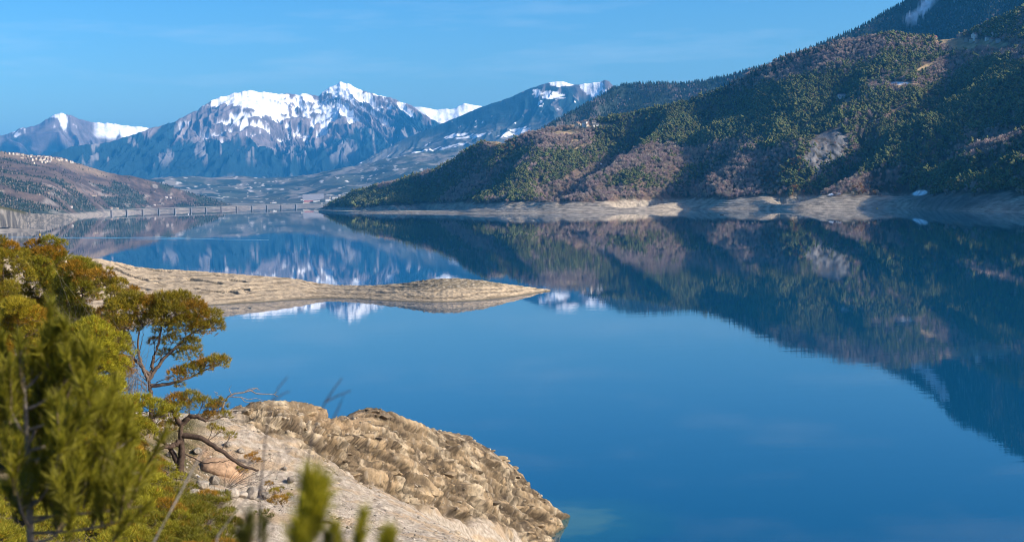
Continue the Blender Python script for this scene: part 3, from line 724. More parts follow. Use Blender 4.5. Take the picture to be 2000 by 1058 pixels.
# ------------------------------------------------------------------ trees on the far slopes
def ico(sub):
    import bmesh
    bm = bmesh.new(); bmesh.ops.create_icosphere(bm, subdivisions=sub, radius=1.0)
    V = np.array([v.co[:] for v in bm.verts]); Fq = np.array([[v.index for v in f.verts] for f in bm.faces]); bm.free()
    return V, Fq
ICO1, ICO2, ICO3 = ico(1), ico(2), ico(3)

def n3(P, f, seed):
    return (noise(P[:, 0] * f, P[:, 1] * f + P[:, 2] * f * 0.7, seed) + noise(P[:, 1] * f + 9.1, P[:, 2] * f - P[:, 0] * f * 0.6, seed + 5)) * 0.7

def lump_tree(name, lumps, mats, trunk_h, seed):
    """trunk (material 0) and a crown of ragged leaf masses (material 1) in one small mesh"""
    rng = np.random.default_rng(seed)
    Vs, Fs, Ms, o = [], [], [], 0
    tv = np.array([(math.cos(a) * r, math.sin(a) * r, z) for z, r in ((-1, .32), (trunk_h, .16)) for a in (0, 2.09, 4.19)])
    tf = np.array([(0, 1, 4), (0, 4, 3), (1, 2, 5), (1, 5, 4), (2, 0, 3), (2, 3, 5)])
    Vs.append(tv); Fs.append(tf); Ms += [0] * 6; o = 6
    for (x, y, z, rx, rz) in lumps:
        V, Fq = ICO2
        q = V * (1 + 0.34 * n3(V * 1.0 + seed, 2.2, seed)[:, None] + 0.3 * rng.normal(size=(len(V), 1)).clip(-1.2, 1.2) * 0.6)
        Vs.append(q * (rx, rx, rz) + (x, y, z)); Fs.append(Fq + o); Ms += [1] * len(Fq); o += len(V)
    me = mesh_from(name, np.concatenate(Vs), np.concatenate(Fs), smooth=False)
    for m in mats: me.materials.append(m)
    me.polygons.foreach_set('material_index', np.array(Ms, np.int32))
    return me

def twig_tree(name, h, r, n, mats, seed, narrow=1.0):
    rng = np.random.default_rng(seed)
    V, Fq = [], []
    def strip(a, b, wa, wb):
        d = b - a; s = np.cross(d, rng.normal(size=3)); s /= np.linalg.norm(s) + 1e-9
        i = len(V); V.extend([a - s * wa, a + s * wa, b + s * wb, b - s * wb]); Fq.append([i, i + 1, i + 2, i + 3])
    strip(np.array([0, 0, -1.0]), np.array([0, 0, h * .55]), .22, .12); strip(np.array([0, 0, -1.0]), np.array([0, 0, h * .55]), .22, .12)
    for k in range(n):
        az, q = rng.uniform(0, 6.28), rng.uniform(0.1, 1) ** 0.6
        top = np.array([math.cos(az) * r * q, math.sin(az) * r * q, h * (0.98 - 0.42 * q * q) * rng.uniform(.75, 1.05)])
        st = np.array([top[0] * .25, top[1] * .25, h * rng.uniform(.12, .4)])
        strip(st, top, .10, .13)
        for _ in range(3):
            p = st + (top - st) * rng.uniform(.4, .95)
            strip(p, p + np.array([rng.normal() * .9, rng.normal() * .9, rng.uniform(.5, 1.7)]) * narrow, .1, .06)
    me = mesh_from(name, np.array(V), np.array(Fq), smooth=False)
    me.materials.append(mats)
    return me

m_bark = plain_mat('far_bark', (0.09, 0.07, 0.055))
m_pine = plain_mat('pine_foliage', (0.112, 0.122, 0.042), rough=0.9, var=0.5, scale=0.8, inst=0.24, spec=0.1)
m_fir = plain_mat('fir_foliage', (0.026, 0.042, 0.026), rough=0.9, var=0.4, scale=0.8, inst=0.4, spec=0.1)
m_bare = plain_mat('bare_twigs', (0.41, 0.315, 0.265), rough=0.95, var=0.3, scale=0.5, inst=0.2, spec=0.05)
m_rust = plain_mat('rust_leaves', (0.26, 0.14, 0.05), rough=0.95, var=0.4, scale=0.5, inst=0.35, spec=0.05)
rg = np.random.default_rng(5)
def pine_lumps(k):
    r = np.random.default_rng(100 + k)
    return [(r.normal() * 1.5, r.normal() * 1.5, 4.6 + i * 1.35 + r.normal() * .5, r.uniform(1.7, 2.6) * (1.15 - .13 * i), r.uniform(1.1, 1.8)) for i in range(5)]
TREES = [lump_tree('pine_tree', pine_lumps(0), (m_bark, m_pine), 7, 1), lump_tree('pine_tree', pine_lumps(3), (m_bark, m_pine), 7, 2), lump_tree('pine_tree', pine_lumps(7), (m_bark, m_pine), 7, 3),
         lump_tree('fir_tree', [(0, 0, 3.2, 2.5, 1.9), (0, 0, 5.9, 2.0, 2.1), (0, 0, 8.8, 1.4, 2.2), (0, 0, 11.6, .8, 2.3)], (m_bark, m_fir), 9, 4),
         twig_tree('bare_tree', 9.5, 3.6, 46, m_bare, 5), twig_tree('bare_tree', 8.0, 4.2, 46, m_bare, 6), twig_tree('rust_tree', 8.0, 3.4, 60, m_rust, 7)]
tree_col = bpy.data.collections.new('forest_kinds')
for k, me in enumerate(TREES):
    o = bpy.data.objects.new('kind_%d' % k, me); tree_col.objects.link(o)

def scatter(h, dens, n, seed, tmax=1.04):
    """n random surface points, weighted by real area x density"""
    r = np.random.default_rng(seed)
    X, Y, Z, T = h.X, h.Y, h.Z, h.T
    A = np.abs((X[1:, :-1] - X[:-1, :-1]) * (Y[:-1, 1:] - Y[:-1, :-1]) - (Y[1:, :-1] - Y[:-1, :-1]) * (X[:-1, 1:] - X[:-1, :-1]))
    wgt = A * dens[:-1, :-1] * (T[:-1, :-1] <= tmax)
    c = np.cumsum(wgt.ravel()); k = np.searchsorted(c, r.uniform(0, c[-1], n))
    i, j = np.unravel_index(np.minimum(k, len(c) - 1), wgt.shape); fi, fj = r.uniform(size=n), r.uniform(size=n)
    def bl(Q): return (Q[i, j] * (1 - fj) + Q[i, j + 1] * fj) * (1 - fi) + (Q[i + 1, j] * (1 - fj) + Q[i + 1, j + 1] * fj) * fi
    return bl(X), bl(Y), bl(Z), c[-1]

def forest(name, P, sc, rot, idx, label, cat='forest'):
    me = bpy.data.meshes.new(name)
    me.vertices.add(len(P)); me.vertices.foreach_set('co', np.ascontiguousarray(P, np.float32).ravel())
    for nm, ty, arr in (('sc', 'FLOAT', sc.astype(np.float32)), ('rot', 'FLOAT', rot.astype(np.float32)), ('idx', 'INT', idx.astype(np.int32))):
        a_ = me.attributes.new(nm, ty, 'POINT'); a_.data.foreach_set('value', arr)
    o = link(name, me)
    g = bpy.data.node_groups.new(name, 'GeometryNodeTree')
    g.interface.new_socket('Geometry', in_out='INPUT', socket_type='NodeSocketGeometry'); g.interface.new_socket('Geometry', in_out='OUTPUT', socket_type='NodeSocketGeometry')
    n = g.nodes; gi, go = n.new('NodeGroupInput'), n.new('NodeGroupOutput')
    ip = n.new('GeometryNodeInstanceOnPoints'); ci = n.new('GeometryNodeCollectionInfo')
    ci.inputs['Collection'].default_value = tree_col; ci.inputs['Separate Children'].default_value = True; ci.inputs['Reset Children'].default_value = True
    ip.inputs['Pick Instance'].default_value = True
    def na(nm, ty):
        q = n.new('GeometryNodeInputNamedAttribute'); q.data_type = ty; q.inputs['Name'].default_value = nm; return q.outputs['Attribute']
    cx = n.new('ShaderNodeCombineXYZ')
    g.links.new(gi.outputs[0], ip.inputs['Points']); g.links.new(ci.outputs[0], ip.inputs['Instance']); g.links.new(na('idx', 'INT'), ip.inputs['Instance Index'])
    g.links.new(na('rot', 'FLOAT'), cx.inputs[2]); g.links.new(cx.outputs[0], ip.inputs['Rotation']); g.links.new(na('sc', 'FLOAT'), ip.inputs['Scale']); g.links.new(ip.outputs[0], go.inputs[0])
    md_ = o.modifiers.new('scatter', 'NODES'); md_.node_group = g
    return tag(o, label, cat, kind='stuff')

# which kind of tree grows where on the right-hand hillside (photo pixels of the slope)
def kind_f(u, v, x, y):
    q = 0.55 * fbm(x / 210, y / 210, 301, 4)
    for (cu, cv, ru, rv, an, wt) in [(950, 352, 90, 13, -27, 1.1), (1150, 352, 120, 20, -24, .7), (1120, 372, 60, 14, 0, 1.2), (1250, 385, 110, 14, 0, .9), (1450, 345, 90, 40, -30, .9), (1560, 130, 130, 24, -14, .8), (1620, 100, 90, 20, -10, .8), (1700, 360, 90, 22, -20, .8),
            (1930, 290, 80, 16, -28, .8), (1110, 258, 70, 26, 0, 1.3), (1060, 275, 50, 14, 0, .8), (1410, 290, 120, 18, -20, .6), (1940, 100, 80, 22, 0, .6), (1850, 130, 50, 14, 0, .5), (760, 362, 30, 8, -20, .6), (1480, 380, 60, 20, 0, .7), (1640, 205, 30, 9, -10, .5), (1780, 170, 60, 12, 0, .3),
            (1300, 250, 160, 30, -12, -.7), (1200, 228, 60, 10, 0, -1.0), (1000, 330, 60, 16, -30, -.7), (820, 385, 50, 22, -30, -.9), (720, 385, 60, 14, -10, -.8), (1500, 215, 160, 40, -14, -.8), (1180, 385, 40, 10, 0, -.5), (1800, 250, 110, 50, -30, -.8), (1950, 190, 60, 60, 0, -.7), (1900, 340, 100, 18, -6, -.9), (1420, 250, 90, 26, -20, -.5), (1590, 250, 70, 26, 0, -.5)]:
        q = q + wt * blob(u, v, cu, cv, ru, rv, an, 1.2)
    return q

hF = right_hill
dens = S(VEG_Z + 1, VEG_Z + 5, hF.Z + 5 * fbm(hF.S / 40, hF.W / 40, 113, 4) + 9 * S(880, 640, hF.U)) * (1 - np.clip(1.3 * bare_f(hF.U, hF.V, hF.Z), 0, 1))
dens = dens * (1 - 0.93 * blob(hF.U, hF.V, 1612, 294, 54, 32, -50, 0.5)) * S(2250, 2100, hF.U)
dens = dens * (1 - 0.9 * (blob(hF.U, hF.V, 1797, 377, 18, 6, -8, 0.3)))
dens = np.maximum(dens, 0) * np.where(hF.T > 1, 0.6, 1)
NF = 38000
fx, fy, fz, _tot = scatter(hF, dens, NF, 21)
fu, fv = project(fx, fy, fz)
kq = kind_f(fu, fv, fx, fy) + 0.2 * rg.normal(size=NF)
idx = np.where(kq > 0.12, rg.choice([4, 4, 5], NF), rg.choice([0, 1, 2], NF))
rust = (blob(fu, fv, 1530, 345, 60, 36, 0, .8) + blob(fu, fv, 1690, 372, 36, 12, 0, .8) + blob(fu, fv, 985, 283, 40, 10, 10, .6)) > rg.uniform(0.15, 1.6, NF)
idx = np.where(rust & (kq > -0.35), 6, idx)
crest_m = (hF.zc[0].max() * 0 + fv < np.interp(fu, [1400, 1560, 1640], [205, 118, 98])) & (fu < 1640) & (rg.uniform(size=NF) < 0.25)
idx = np.where(crest_m, 3, idx)
sc_ = rg.uniform(0.55, 1.15, NF) * (1.12 + .35 * fbm(fx / 130, fy / 130, 303, 3)) * np.where(rg.uniform(size=NF) < .08, 1.35, 1.0) * np.where(idx >= 4, 0.95, 0.95); sc_ = np.where(idx == 6, sc_ * .9, sc_)
rot = rg.uniform(0, 6.28, NF)
P = np.stack([fx, fy, fz - 0.4], -1)
vis = (fu > 640) & (fu < 1990)
rank = np.where(vis, sc_ / np.hypot(fx, fy), 0)
single = np.zeros(NF, bool)
for kinds, nm, lab, cat, grp in [((0, 1, 2), 'pine_tree', 'rounded dark green pine at the front edge of the wooded right hillside', 'tree', 'pines along the lower edge of the right hillside'),
                                 ((4, 5), 'bare_tree', 'leafless purplish brown tree at the front edge of the wooded right hillside', 'tree', 'leafless trees along the lower edge of the right hillside'),
                                 ((6,), 'rust_leaved_tree', 'rust brown leafed tree near the foot of the wooded right hillside', 'tree', 'rust leafed trees on the right hillside')]:
    ok = np.isin(idx, kinds)
    pick = np.argsort(-np.where(ok, rank, 0))[:300 if nm != 'rust_leaved_tree' else 120]
    single[pick] = True
    for i in pick:
        o = bpy.data.objects.new(nm, TREES[idx[i]]); COL.objects.link(o)
        o.location = P[i]; o.rotation_euler = (0, 0, rot[i]); o.scale = (sc_[i],) * 3
        tag(o, lab, cat, grp)
r_ = ~single
forest('hillside_forest', P[r_], sc_[r_], rot[r_], idx[r_], 'mixed wood of dark pines and bare trees covering the right hillside')

def simple_forest(h, name, n, seed, mix, label, dn, smin=0.7, smax=1.2, tmax=1.05):
    x, y, z, _ = scatter(h, dn, n, seed, tmax)
    r = np.random.default_rng(seed + 1)
    u, v = project(x, y, z)
    ix = mix(u, v, x, y, r)
    forest(name, np.stack([x, y, z - .5], -1), r.uniform(smin, smax, n), r.uniform(0, 6.28, n), ix, label)

simple_forest(ridge_d, 'ridge_forest', 15000, 31, lambda u, v, x, y, r: np.where(fbm(x / 260, y / 260, 311, 3) + 0.5 * S(205, 250, v) - .4 > 0.3 * r.normal(size=len(u)), 4, 3), 'dark conifers and bare trees on the ridge behind the right hillside', (S(.25, .4, ridge_d.T)) * S(1640, 1600, ridge_d.U) * 1.0, 0.8, 1.4)
simple_forest(mount_e, 'mountain_forest', 15000, 33, lambda u, v, x, y, r: np.where(r.uniform(size=len(u)) < .12, 4, 3), 'dark conifers on the steep mountain at the top right', S(.3, .45, mount_e.T) * (1 - S(20, 12, seg_dist(mount_e.U, mount_e.V, [(1835, -30), (1812, 5), (1795, 25), (1778, 40)])[0])) * S(2110, 2060, mount_e.U) + 0.0, 0.8, 1.5)
_hn = fbm(left_hill.S / 60, left_hill.W / 90, 127, 4)
simple_forest(left_hill, 'left_hill_forest', 6000, 35, lambda u, v, x, y, r: np.where(r.uniform(size=len(u)) < .7, 3, 4), 'dark woods scattered over the left hillside', (left_hill.green * .95 + .06) * S(20, 30, left_hill.Z + 4 * _hn) * S(-60, 0, left_hill.U) * (left_hill.T < 1.02), 0.5, 0.85)

# ------------------------------------------------------------------ buildings
def box(x0, x1, y0, y1, z0, z1):
    V = [(x, y, z) for z in (z0, z1) for y in (y0, y1) for x in (x0, x1)]
    return V, [(0, 2, 3, 1), (4, 5, 7, 6), (0, 1, 5, 4), (2, 6, 7, 3), (0, 4, 6, 2), (1, 3, 7, 5)]
def polys(name, V, Fq, mats=None, idx=None):
    me = bpy.data.meshes.new(name); me.from_pydata([tuple(map(float, v)) for v in V], [], [tuple(f) for f in Fq])
    for m in (mats if isinstance(mats, (list, tuple)) else [mats] if mats else []): me.materials.append(m)
    if idx is not None: me.polygons.foreach_set('material_index', np.array(idx, np.int32))
    me.update(); return me
def house_geo(w_, d_, h_, rise, over=0.5):
    V, Fq = box(-w_ / 2, w_ / 2, -d_ / 2, d_ / 2, -2.5, h_)
    Fq = Fq[:1] + Fq[2:]                                   # open top: the gables close it
    V += [(-w_ / 2, 0, h_ + rise), (w_ / 2, 0, h_ + rise)]; Fq += [(4, 6, 8), (5, 9, 7)]
    a_, t_ = over, 0.35
    e = rise * (d_ / 2 + a_) / (d_ / 2)
    RV = []
    for dz in (0.02, t_):
        RV += [(-w_ / 2 - a_, -d_ / 2 - a_, h_ + rise - e + dz), (w_ / 2 + a_, -d_ / 2 - a_, h_ + rise - e + dz), (-w_ / 2 - a_, 0, h_ + rise + dz), (w_ / 2 + a_, 0, h_ + rise + dz), (-w_ / 2 - a_, d_ / 2 + a_, h_ + rise - e + dz), (w_ / 2 + a_, d_ / 2 + a_, h_ + rise - e + dz)]
    RF = [(0, 2, 3, 1), (2, 4, 5, 3), (6, 7, 9, 8), (8, 9, 11, 10), (0, 1, 7, 6), (4, 10, 11, 5), (0, 6, 8, 2), (2, 8, 10, 4), (1, 3, 9, 7), (3, 5, 11, 9)]
    return V, Fq, RV, RF
WALLS = {k: plain_mat(k + '_plaster', c, var=0.15, scale=0.4) for k, c in dict(white=(0.72, 0.69, 0.64), cream=(0.55, 0.47, 0.36), stone=(0.34, 0.29, 0.24), grey=(0.42, 0.41, 0.4)).items()}
ROOFS = {k: plain_mat(k + '_roof', c, var=0.2, scale=0.5) for k, c in dict(slate=(0.11, 0.11, 0.12), brown=(0.2, 0.13, 0.1), red=(0.32, 0.1, 0.09), pale=(0.22, 0.22, 0.24)).items()}
m_pane = plain_mat('dark_window', (0.03, 0.035, 0.045), rough=0.2, spec=0.5)
def house(p, w_, d_, h_, rise, rot_, wall, roof, label, cat='house', group=None, name='house', windows=0):
    e = bpy.data.objects.new(name, None); COL.objects.link(e); e.location = p; e.rotation_euler = (0, 0, rot_)
    tag(e, label, cat, group)
    V, Fq, RV, RF = house_geo(w_, d_, h_, rise)
    link('wall', polys('wall', V, Fq, WALLS[wall]), None, e); link('roof', polys('roof', RV, RF, ROOFS[roof]), None, e)
    for k in range(windows):
        x = -w_ / 2 + w_ * (k + .5) / windows
        V, Fq = box(x - .75, x + .75, -d_ / 2 - .05, -d_ / 2 + .1, h_ * .3, h_ * .72)
        link('window', polys('window', V, Fq, m_pane), None, e)
    return e
def small_house(p, w_, d_, h_, rot_, wall, roof, label, group, _c={}):
    key = (round(w_), round(d_), round(h_), wall, roof)
    if key not in _c:
        V, Fq, RV, RF = house_geo(w_, d_, h_, d_ * .3)
        _c[key] = polys('house', V + RV, [tuple(f) for f in Fq] + [tuple(i + len(V) for i in f) for f in RF], [WALLS[wall], ROOFS[roof]], [0] * len(Fq) + [1] * len(RF))
    o = bpy.data.objects.new('house', _c[key]); COL.objects.link(o); o.location = p; o.rotation_euler = (0, 0, rot_)
    return tag(o, label, 'house', group)

house(hit(right_hill, 1645, 192), 17, 8, 5.5, 3, 0.1, 'white', 'pale', 'long white house alone in the woods high on the right hillside', windows=5)
for (u, v, w_, d_, h_, r0, wl_, rf, lab) in [
        (1129, 247, 10, 9, 6, .9, 'cream', 'brown', 'gabled cream house at the left end of the hamlet on the right hillside'),
        (1143, 247, 10, 8, 7, -.5, 'white', 'slate', 'tall pale house in the middle of the hamlet on the right hillside'),
        (1146, 249, 7, 6, 5, .7, 'cream', 'brown', 'small cream house just below the tall pale one in the hamlet'),
        (1160, 243, 9, 7, 5, .2, 'stone', 'slate', 'stone house at the top of the hamlet with a slate roof'),
        (1164, 248, 13, 8, 5, .1, 'white', 'slate', 'wide white house at the lower right of the hamlet'),
        (1152, 244, 8, 6, 4, .1, 'stone', 'brown', 'low stone barn behind the hamlet houses'),
        (1824, 73, 13, 7, 4, .1, 'cream', 'red', 'low red roofed house on the saddle below the shaded mountain'),
        (1876, 74, 7, 6, 6, .3, 'stone', 'slate', 'narrow stone house at the left of the upper village on the right'),
        (1903, 78, 9, 8, 9, .6, 'white', 'slate', 'tallest pale house of the upper village on the right'),
        (1897, 82, 8, 7, 5, -.3, 'cream', 'brown', 'cream house below the tallest one in the upper village'),
        (1909, 84, 8, 6, 5, .2, 'stone', 'slate', 'stone house at the lower right of the tallest one in the upper village'),
        (1888, 80, 9, 7, 4, .9, 'stone', 'slate', 'stone barn beside the upper meadow on the right hillside'),
        (1930, 78, 9, 6, 4, .0, 'white', 'slate', 'white house on the right edge of the upper meadow'),
        (1938, 81, 7, 6, 4, .4, 'stone', 'brown', 'small stone house by the right edge of the upper meadow'),
        (1949, 82, 8, 6, 4, -.3, 'grey', 'slate', 'grey house farthest right in the upper village'),
        (1944, 69, 11, 7, 4, .2, 'grey', 'slate', 'grey roofed barn above the upper meadow at the far right')]:
    house(hit(right_hill, u, v), w_ * 1.25, d_ * 1.2, h_ * 1.3, d_ * .45, r0, wl_, rf, lab, group='hamlet houses on the right hillside')

# hilltop village and farms on the left
rv = np.random.default_rng(77)
kinds = [('stone', 'brown'), ('cream', 'brown'), ('cream', 'slate'), ('stone', 'brown'), ('cream', 'slate'), ('grey', 'brown')]
for k in range(70):
    u = float(np.clip(rv.normal(85, 26), 8, 140)); v = 310 + 0.075 * (u - 85) + rv.normal() * 5.5
    v = max(v, float(np.interp(u, [0, 60, 100, 125, 150], [299, 306, 309, 313, 322])))
    wl_, rf = kinds[rv.integers(6)]
    small_house(hit(left_hill, u, v), rv.choice([9, 12, 14]), 9, rv.choice([6, 8]), rv.uniform(0, 3.1), wl_, rf, 'tiny pale house in the hilltop village on the left hillside', 'houses of the hilltop village on the left')
for u, v, w_, lab in [(180, 383, 14, 'left one of two cream farmhouses halfway down the left hillside'), (186, 383, 12, 'right one of two cream farmhouses halfway down the left hillside'), (94, 378, 10, 'lone farmhouse on the open slope of the left hillside'), (325, 386, 16, 'long white building above the left end of the bridge'), (334, 387, 12, 'white house beside the long building above the bridge'), (140, 405, 12, 'white house by the shore below the left hillside'), (218, 408, 12, 'left house at the near end of the bridge'), (230, 408, 12, 'cream house beside the near end of the bridge'), (75, 382, 10, 'pale farmhouse among woods on the left hillside'), (302, 401, 10, 'small white house on the shore under the left hillside')]:
    small_house(hit(left_hill, u, v), w_, 9, 6, .2, 'white' if 'white' in lab else 'cream', 'brown', lab, 'scattered houses on the left hillside')

# the little town at the far end of the bridge
def town(u, v, wpx, hpx, wl_, rf, lab, rise=.3, name='house', cat='house'):
    p = hit(valley, u, v); R = math.hypot(p[0], p[1]); s_ = R / FPX
    house(p, wpx * s_, wpx * s_ * .45, hpx * s_, wpx * s_ * .45 * rise, math.atan2(-p[0], p[1]) , wl_, rf, lab, cat, 'buildings of the town at the end of the bridge', name)
town(612, 392, 40, 3, 'grey', 'pale', 'large pale roofed hall at the head of the lake', .55, 'hall', 'hall')
town(604, 396, 19, 2, 'cream', 'red', 'long red roofed building in front of the pale roofed hall')
town(619, 394, 12, 2.2, 'white', 'slate', 'white terrace right of the red roofed building')
town(593, 397, 3, 2, 'white', 'slate', 'tiny white house at the left end of the red roofed building')
town(644, 388, 3.5, 3.5, 'cream', 'slate', 'small cream house at the top left of the white town blocks')
town(655, 387.5, 12, 3, 'white', 'slate', 'long white block at the top of the far town')
town(641, 393, 10, 4.5, 'white', 'slate', 'white block at the left of the far town')
town(655, 394, 7, 5, 'cream', 'slate', 'cream block at the lower right of the far town')
town(665, 387, 7, 2.5, 'white', 'slate', 'white house half hidden by trees at the right of the far town')
town(629, 398, 3.5, 2, 'white', 'slate', 'lone white house on the flats below the far town')
town(664, 382, 4, 2, 'white', 'brown', 'upper white house on the slope above the far town')
town(536, 397, 8, 2.5, 'white', 'slate', 'long white house beyond the middle of the bridge')
town(530, 397.5, 5, 2, 'cream', 'brown', 'cream house beside the long one beyond the bridge')
town(590, 391, 4, 2, 'white', 'brown', 'white house on the valley floor left of the pale roofed hall')

# ------------------------------------------------------------------ road bridge across the head of the lake
m_conc = plain_mat('concrete', (0.19, 0.18, 0.17), var=0.2, scale=0.2)
m_pier = plain_mat('pier_concrete', (0.2, 0.19, 0.19), var=0.2, scale=0.2)
pa, pb = at(180, 411, 6900), at(655, 396, 7900)
be = bpy.data.objects.new('road_bridge', None); COL.objects.link(be)
DX, DY = pb[0] - pa[0], pb[1] - pa[1]; LEN = math.hypot(DX, DY)
be.location = (pa[0], pa[1], 0); be.rotation_euler = (0, 0, math.atan2(DY, DX))
tag(be, 'long low concrete bridge on slender piers across the head of the lake', 'bridge')
DECK = 20.0
V, Fq = box(0, LEN, -5.5, 5.5, DECK - 1.9, DECK); link('deck', polys('deck', V, Fq, m_conc), None, be)
for s in (-5.2, 5.2):
    V, Fq = box(0, LEN, s - .15, s + .15, DECK + .004, DECK + 1.1); link('parapet', polys('parapet', V, Fq, m_conc), None, be)
for u in (187, 217, 247, 278, 310, 341, 372, 402, 432, 462, 492, 521, 549, 578):
    # where the bearing of this pier meets the bridge line
    d = ray(u, 405); rx, ry = float(d[0][0]), float(d[1][0])
    s = (pa[1] * rx - pa[0] * ry) / (DX * ry - DY * rx) * LEN
    V, Fq = box(s - 2.1, s + 2.1, -4.5, 4.5, -8, DECK - 3.7); V2, F2 = box(s - 3.0, s + 3.0, -5.3, 5.3, DECK - 3.69, DECK - 1.91)
    link('pier', polys('pier', V + V2, Fq + [tuple(i + 8 for i in f) for f in F2], m_pier), None, be)

# ------------------------------------------------------------------ small things on the water
def lathe(name, prof, mat, parent=None, seg=14):
    V, Fq = [], []
    for r, z in prof:
        V += [(r * math.cos(2 * math.pi * k / seg), r * math.sin(2 * math.pi * k / seg), z) for k in range(seg)]
    for i in range(len(prof) - 1):
        for k in range(seg): Fq.append((i * seg + k, i * seg + (k + 1) % seg, (i + 1) * seg + (k + 1) % seg, (i + 1) * seg + k))
    V += [(0, 0, prof[0][1]), (0, 0, prof[-1][1])]; b0 = len(V) - 2
    for k in range(seg):
        Fq.append((b0, (k + 1) % seg, k)); q = (len(prof) - 1) * seg; Fq.append((b0 + 1, q + k, q + (k + 1) % seg))
    return link(name, polys(name, V, Fq, mat), None, parent)
m_black = plain_mat('black_paint', (0.02, 0.02, 0.022), rough=0.5); m_yel = plain_mat('yellow_paint', (0.65, 0.42, 0.03), rough=0.5); m_wht = plain_mat('white_paint', (0.8, 0.8, 0.8), rough=0.5)
rw = float(water_range(78, 465)[0]); p = at(78, 465, rw)
mk = bpy.data.objects.new('channel_marker', None); COL.objects.link(mk); mk.location = (p[0], p[1], 0)
tag(mk, 'black and yellow marker post standing in the water above the pine tops', 'marker')
lathe('base', [(1.6, -.6), (1.5, .8), (.9, 1.6)], m_black, mk); lathe('post', [(.75, 1.61), (.75, 3.0)], m_black, mk); lathe('yellow_band', [(.78, 3.01), (.78, 6.2)], m_yel, mk); lathe('top_post', [(.5, 6.21), (.35, 9.4), (.15, 10.2)], m_black, mk)
for u, v, m, lab, r in [(368, 418.5, m_wht, 'white buoy floating in front of the left bridge piers', 2.2), (535, 411.3, m_wht, 'white buoy floating beyond the middle of the lake below the bridge', 2.5), (1626, 407.6, m_wht, 'pale buoy farthest left off the right shore', .9), (1713, 407.3, m_yel, 'orange yellow buoy off the right shore', 1.1), (1736, 405.6, m_yel, 'yellow buoy nearest the shore beside the dark bank', .9), (1761, 405.8, m_wht, 'pale buoy closest to the dark rocky bank on the right', .9)]:
    p = at(u, v, float(water_range(u, v)[0]))
    o = lathe('buoy', [(.35 * r, -.4 * r), (.8 * r, -.2 * r), (r, .25 * r), (.8 * r, .7 * r), (.35 * r, .95 * r), (.12 * r, 1.0 * r), (.12 * r, 1.5 * r)], m); o.location = (p[0], p[1], 0)
    tag(o, lab, 'buoy', 'buoys on the lake')
p = at(1410, 420, float(water_range(1410, 420)[0]))
bo = bpy.data.objects.new('rowing_boat', None); COL.objects.link(bo); bo.location = (p[0], p[1], 0); bo.rotation_euler = (0, 0, .15)
tag(bo, 'tiny dark boat lying still off the shaded right shore', 'boat')
V, Fq = [], []
for x, hw_, zb in ((-3, .8, .0), (-1.5, 1.0, -.25), (0, 1.05, -.3), (1.6, .85, -.25), (3.2, .06, .1)):
    V += [(x, -hw_, .75 + .12 * abs(x) / 3), (x, -hw_ * .7, zb), (x, hw_ * .7, zb), (x, hw_, .75 + .12 * abs(x) / 3)]
for i in range(4):
    for k in range(3): Fq.append((i * 4 + k, i * 4 + k + 1, i * 4 + k + 5, i * 4 + k + 4))
Fq.append((0, 1, 2, 3)); link('hull', polys('hull', V, Fq, m_black), None, bo)
for x in (-1.4, .9):
    V, Fq = box(x - .15, x + .15, -.85, .85, .45, .5); link('bench', polys('bench', V, Fq, m_bark), None, bo)
# the ruffled wake left by a boat that has passed: two long streaks of disturbed water
wk, nt, b = new_mat('ruffled_water'); b.inputs['Base Color'].default_value = (0.05, 0.2, 0.33, 1); b.inputs['Roughness'].default_value = 0.28; b.inputs['IOR'].default_value = 1.33  # sky reflected by the ripples is put into the lighter base colour
tcn = N(nt, 'ShaderNodeTexNoise', Scale=0.35, Detail=4.0); bpn = N(nt, 'ShaderNodeBump', Distance=0.6); nt.links.new(tcn.outputs['Fac'], bpn.inputs['Height']); nt.links.new(bpn.outputs[0], b.inputs['Normal'])
V, Fq = [], []
for pts, wd in [([(-40, 463), (60, 463.6), (130, 464), (200, 464.4), (260, 463.9), (310, 463.4), (345, 464.6), (400, 466.6), (440, 467.6), (480, 468.2), (525, 468.4)], 1.3), ([(255, 467.5), (290, 467.4), (330, 466.8), (365, 466.9)], 1.2)]:
    n = len(pts); us_ = np.linspace(pts[0][0], pts[-1][0], 60); vs2 = np.interp(us_, *zip(*pts)) + .25 * fbm(us_ / 30, us_ * 0, 401, 3)
    hw_ = wd * .5 * np.sin(np.pi * np.linspace(0.02, .98, 60)) ** .4 * (1 + .5 * fbm(us_ / 18, us_ * 0 + 5, 403, 3))
    s0 = len(V)
    for u, v, hh in zip(us_, vs2, hw_):
        for vv_ in (v + hh, v - hh):
            p = at(u, vv_, float(water_range(u, vv_)[0])); V.append((p[0], p[1], 0.006))
    Fq += [(s0 + 2 * i, s0 + 2 * i + 2, s0 + 2 * i + 3, s0 + 2 * i + 1) for i in range(59)]
tag(link('boat_wake', polys('boat_wake', V, Fq, wk)), 'pale streak of ruffled water across the far part of the lake', 'wake', kind='stuff')
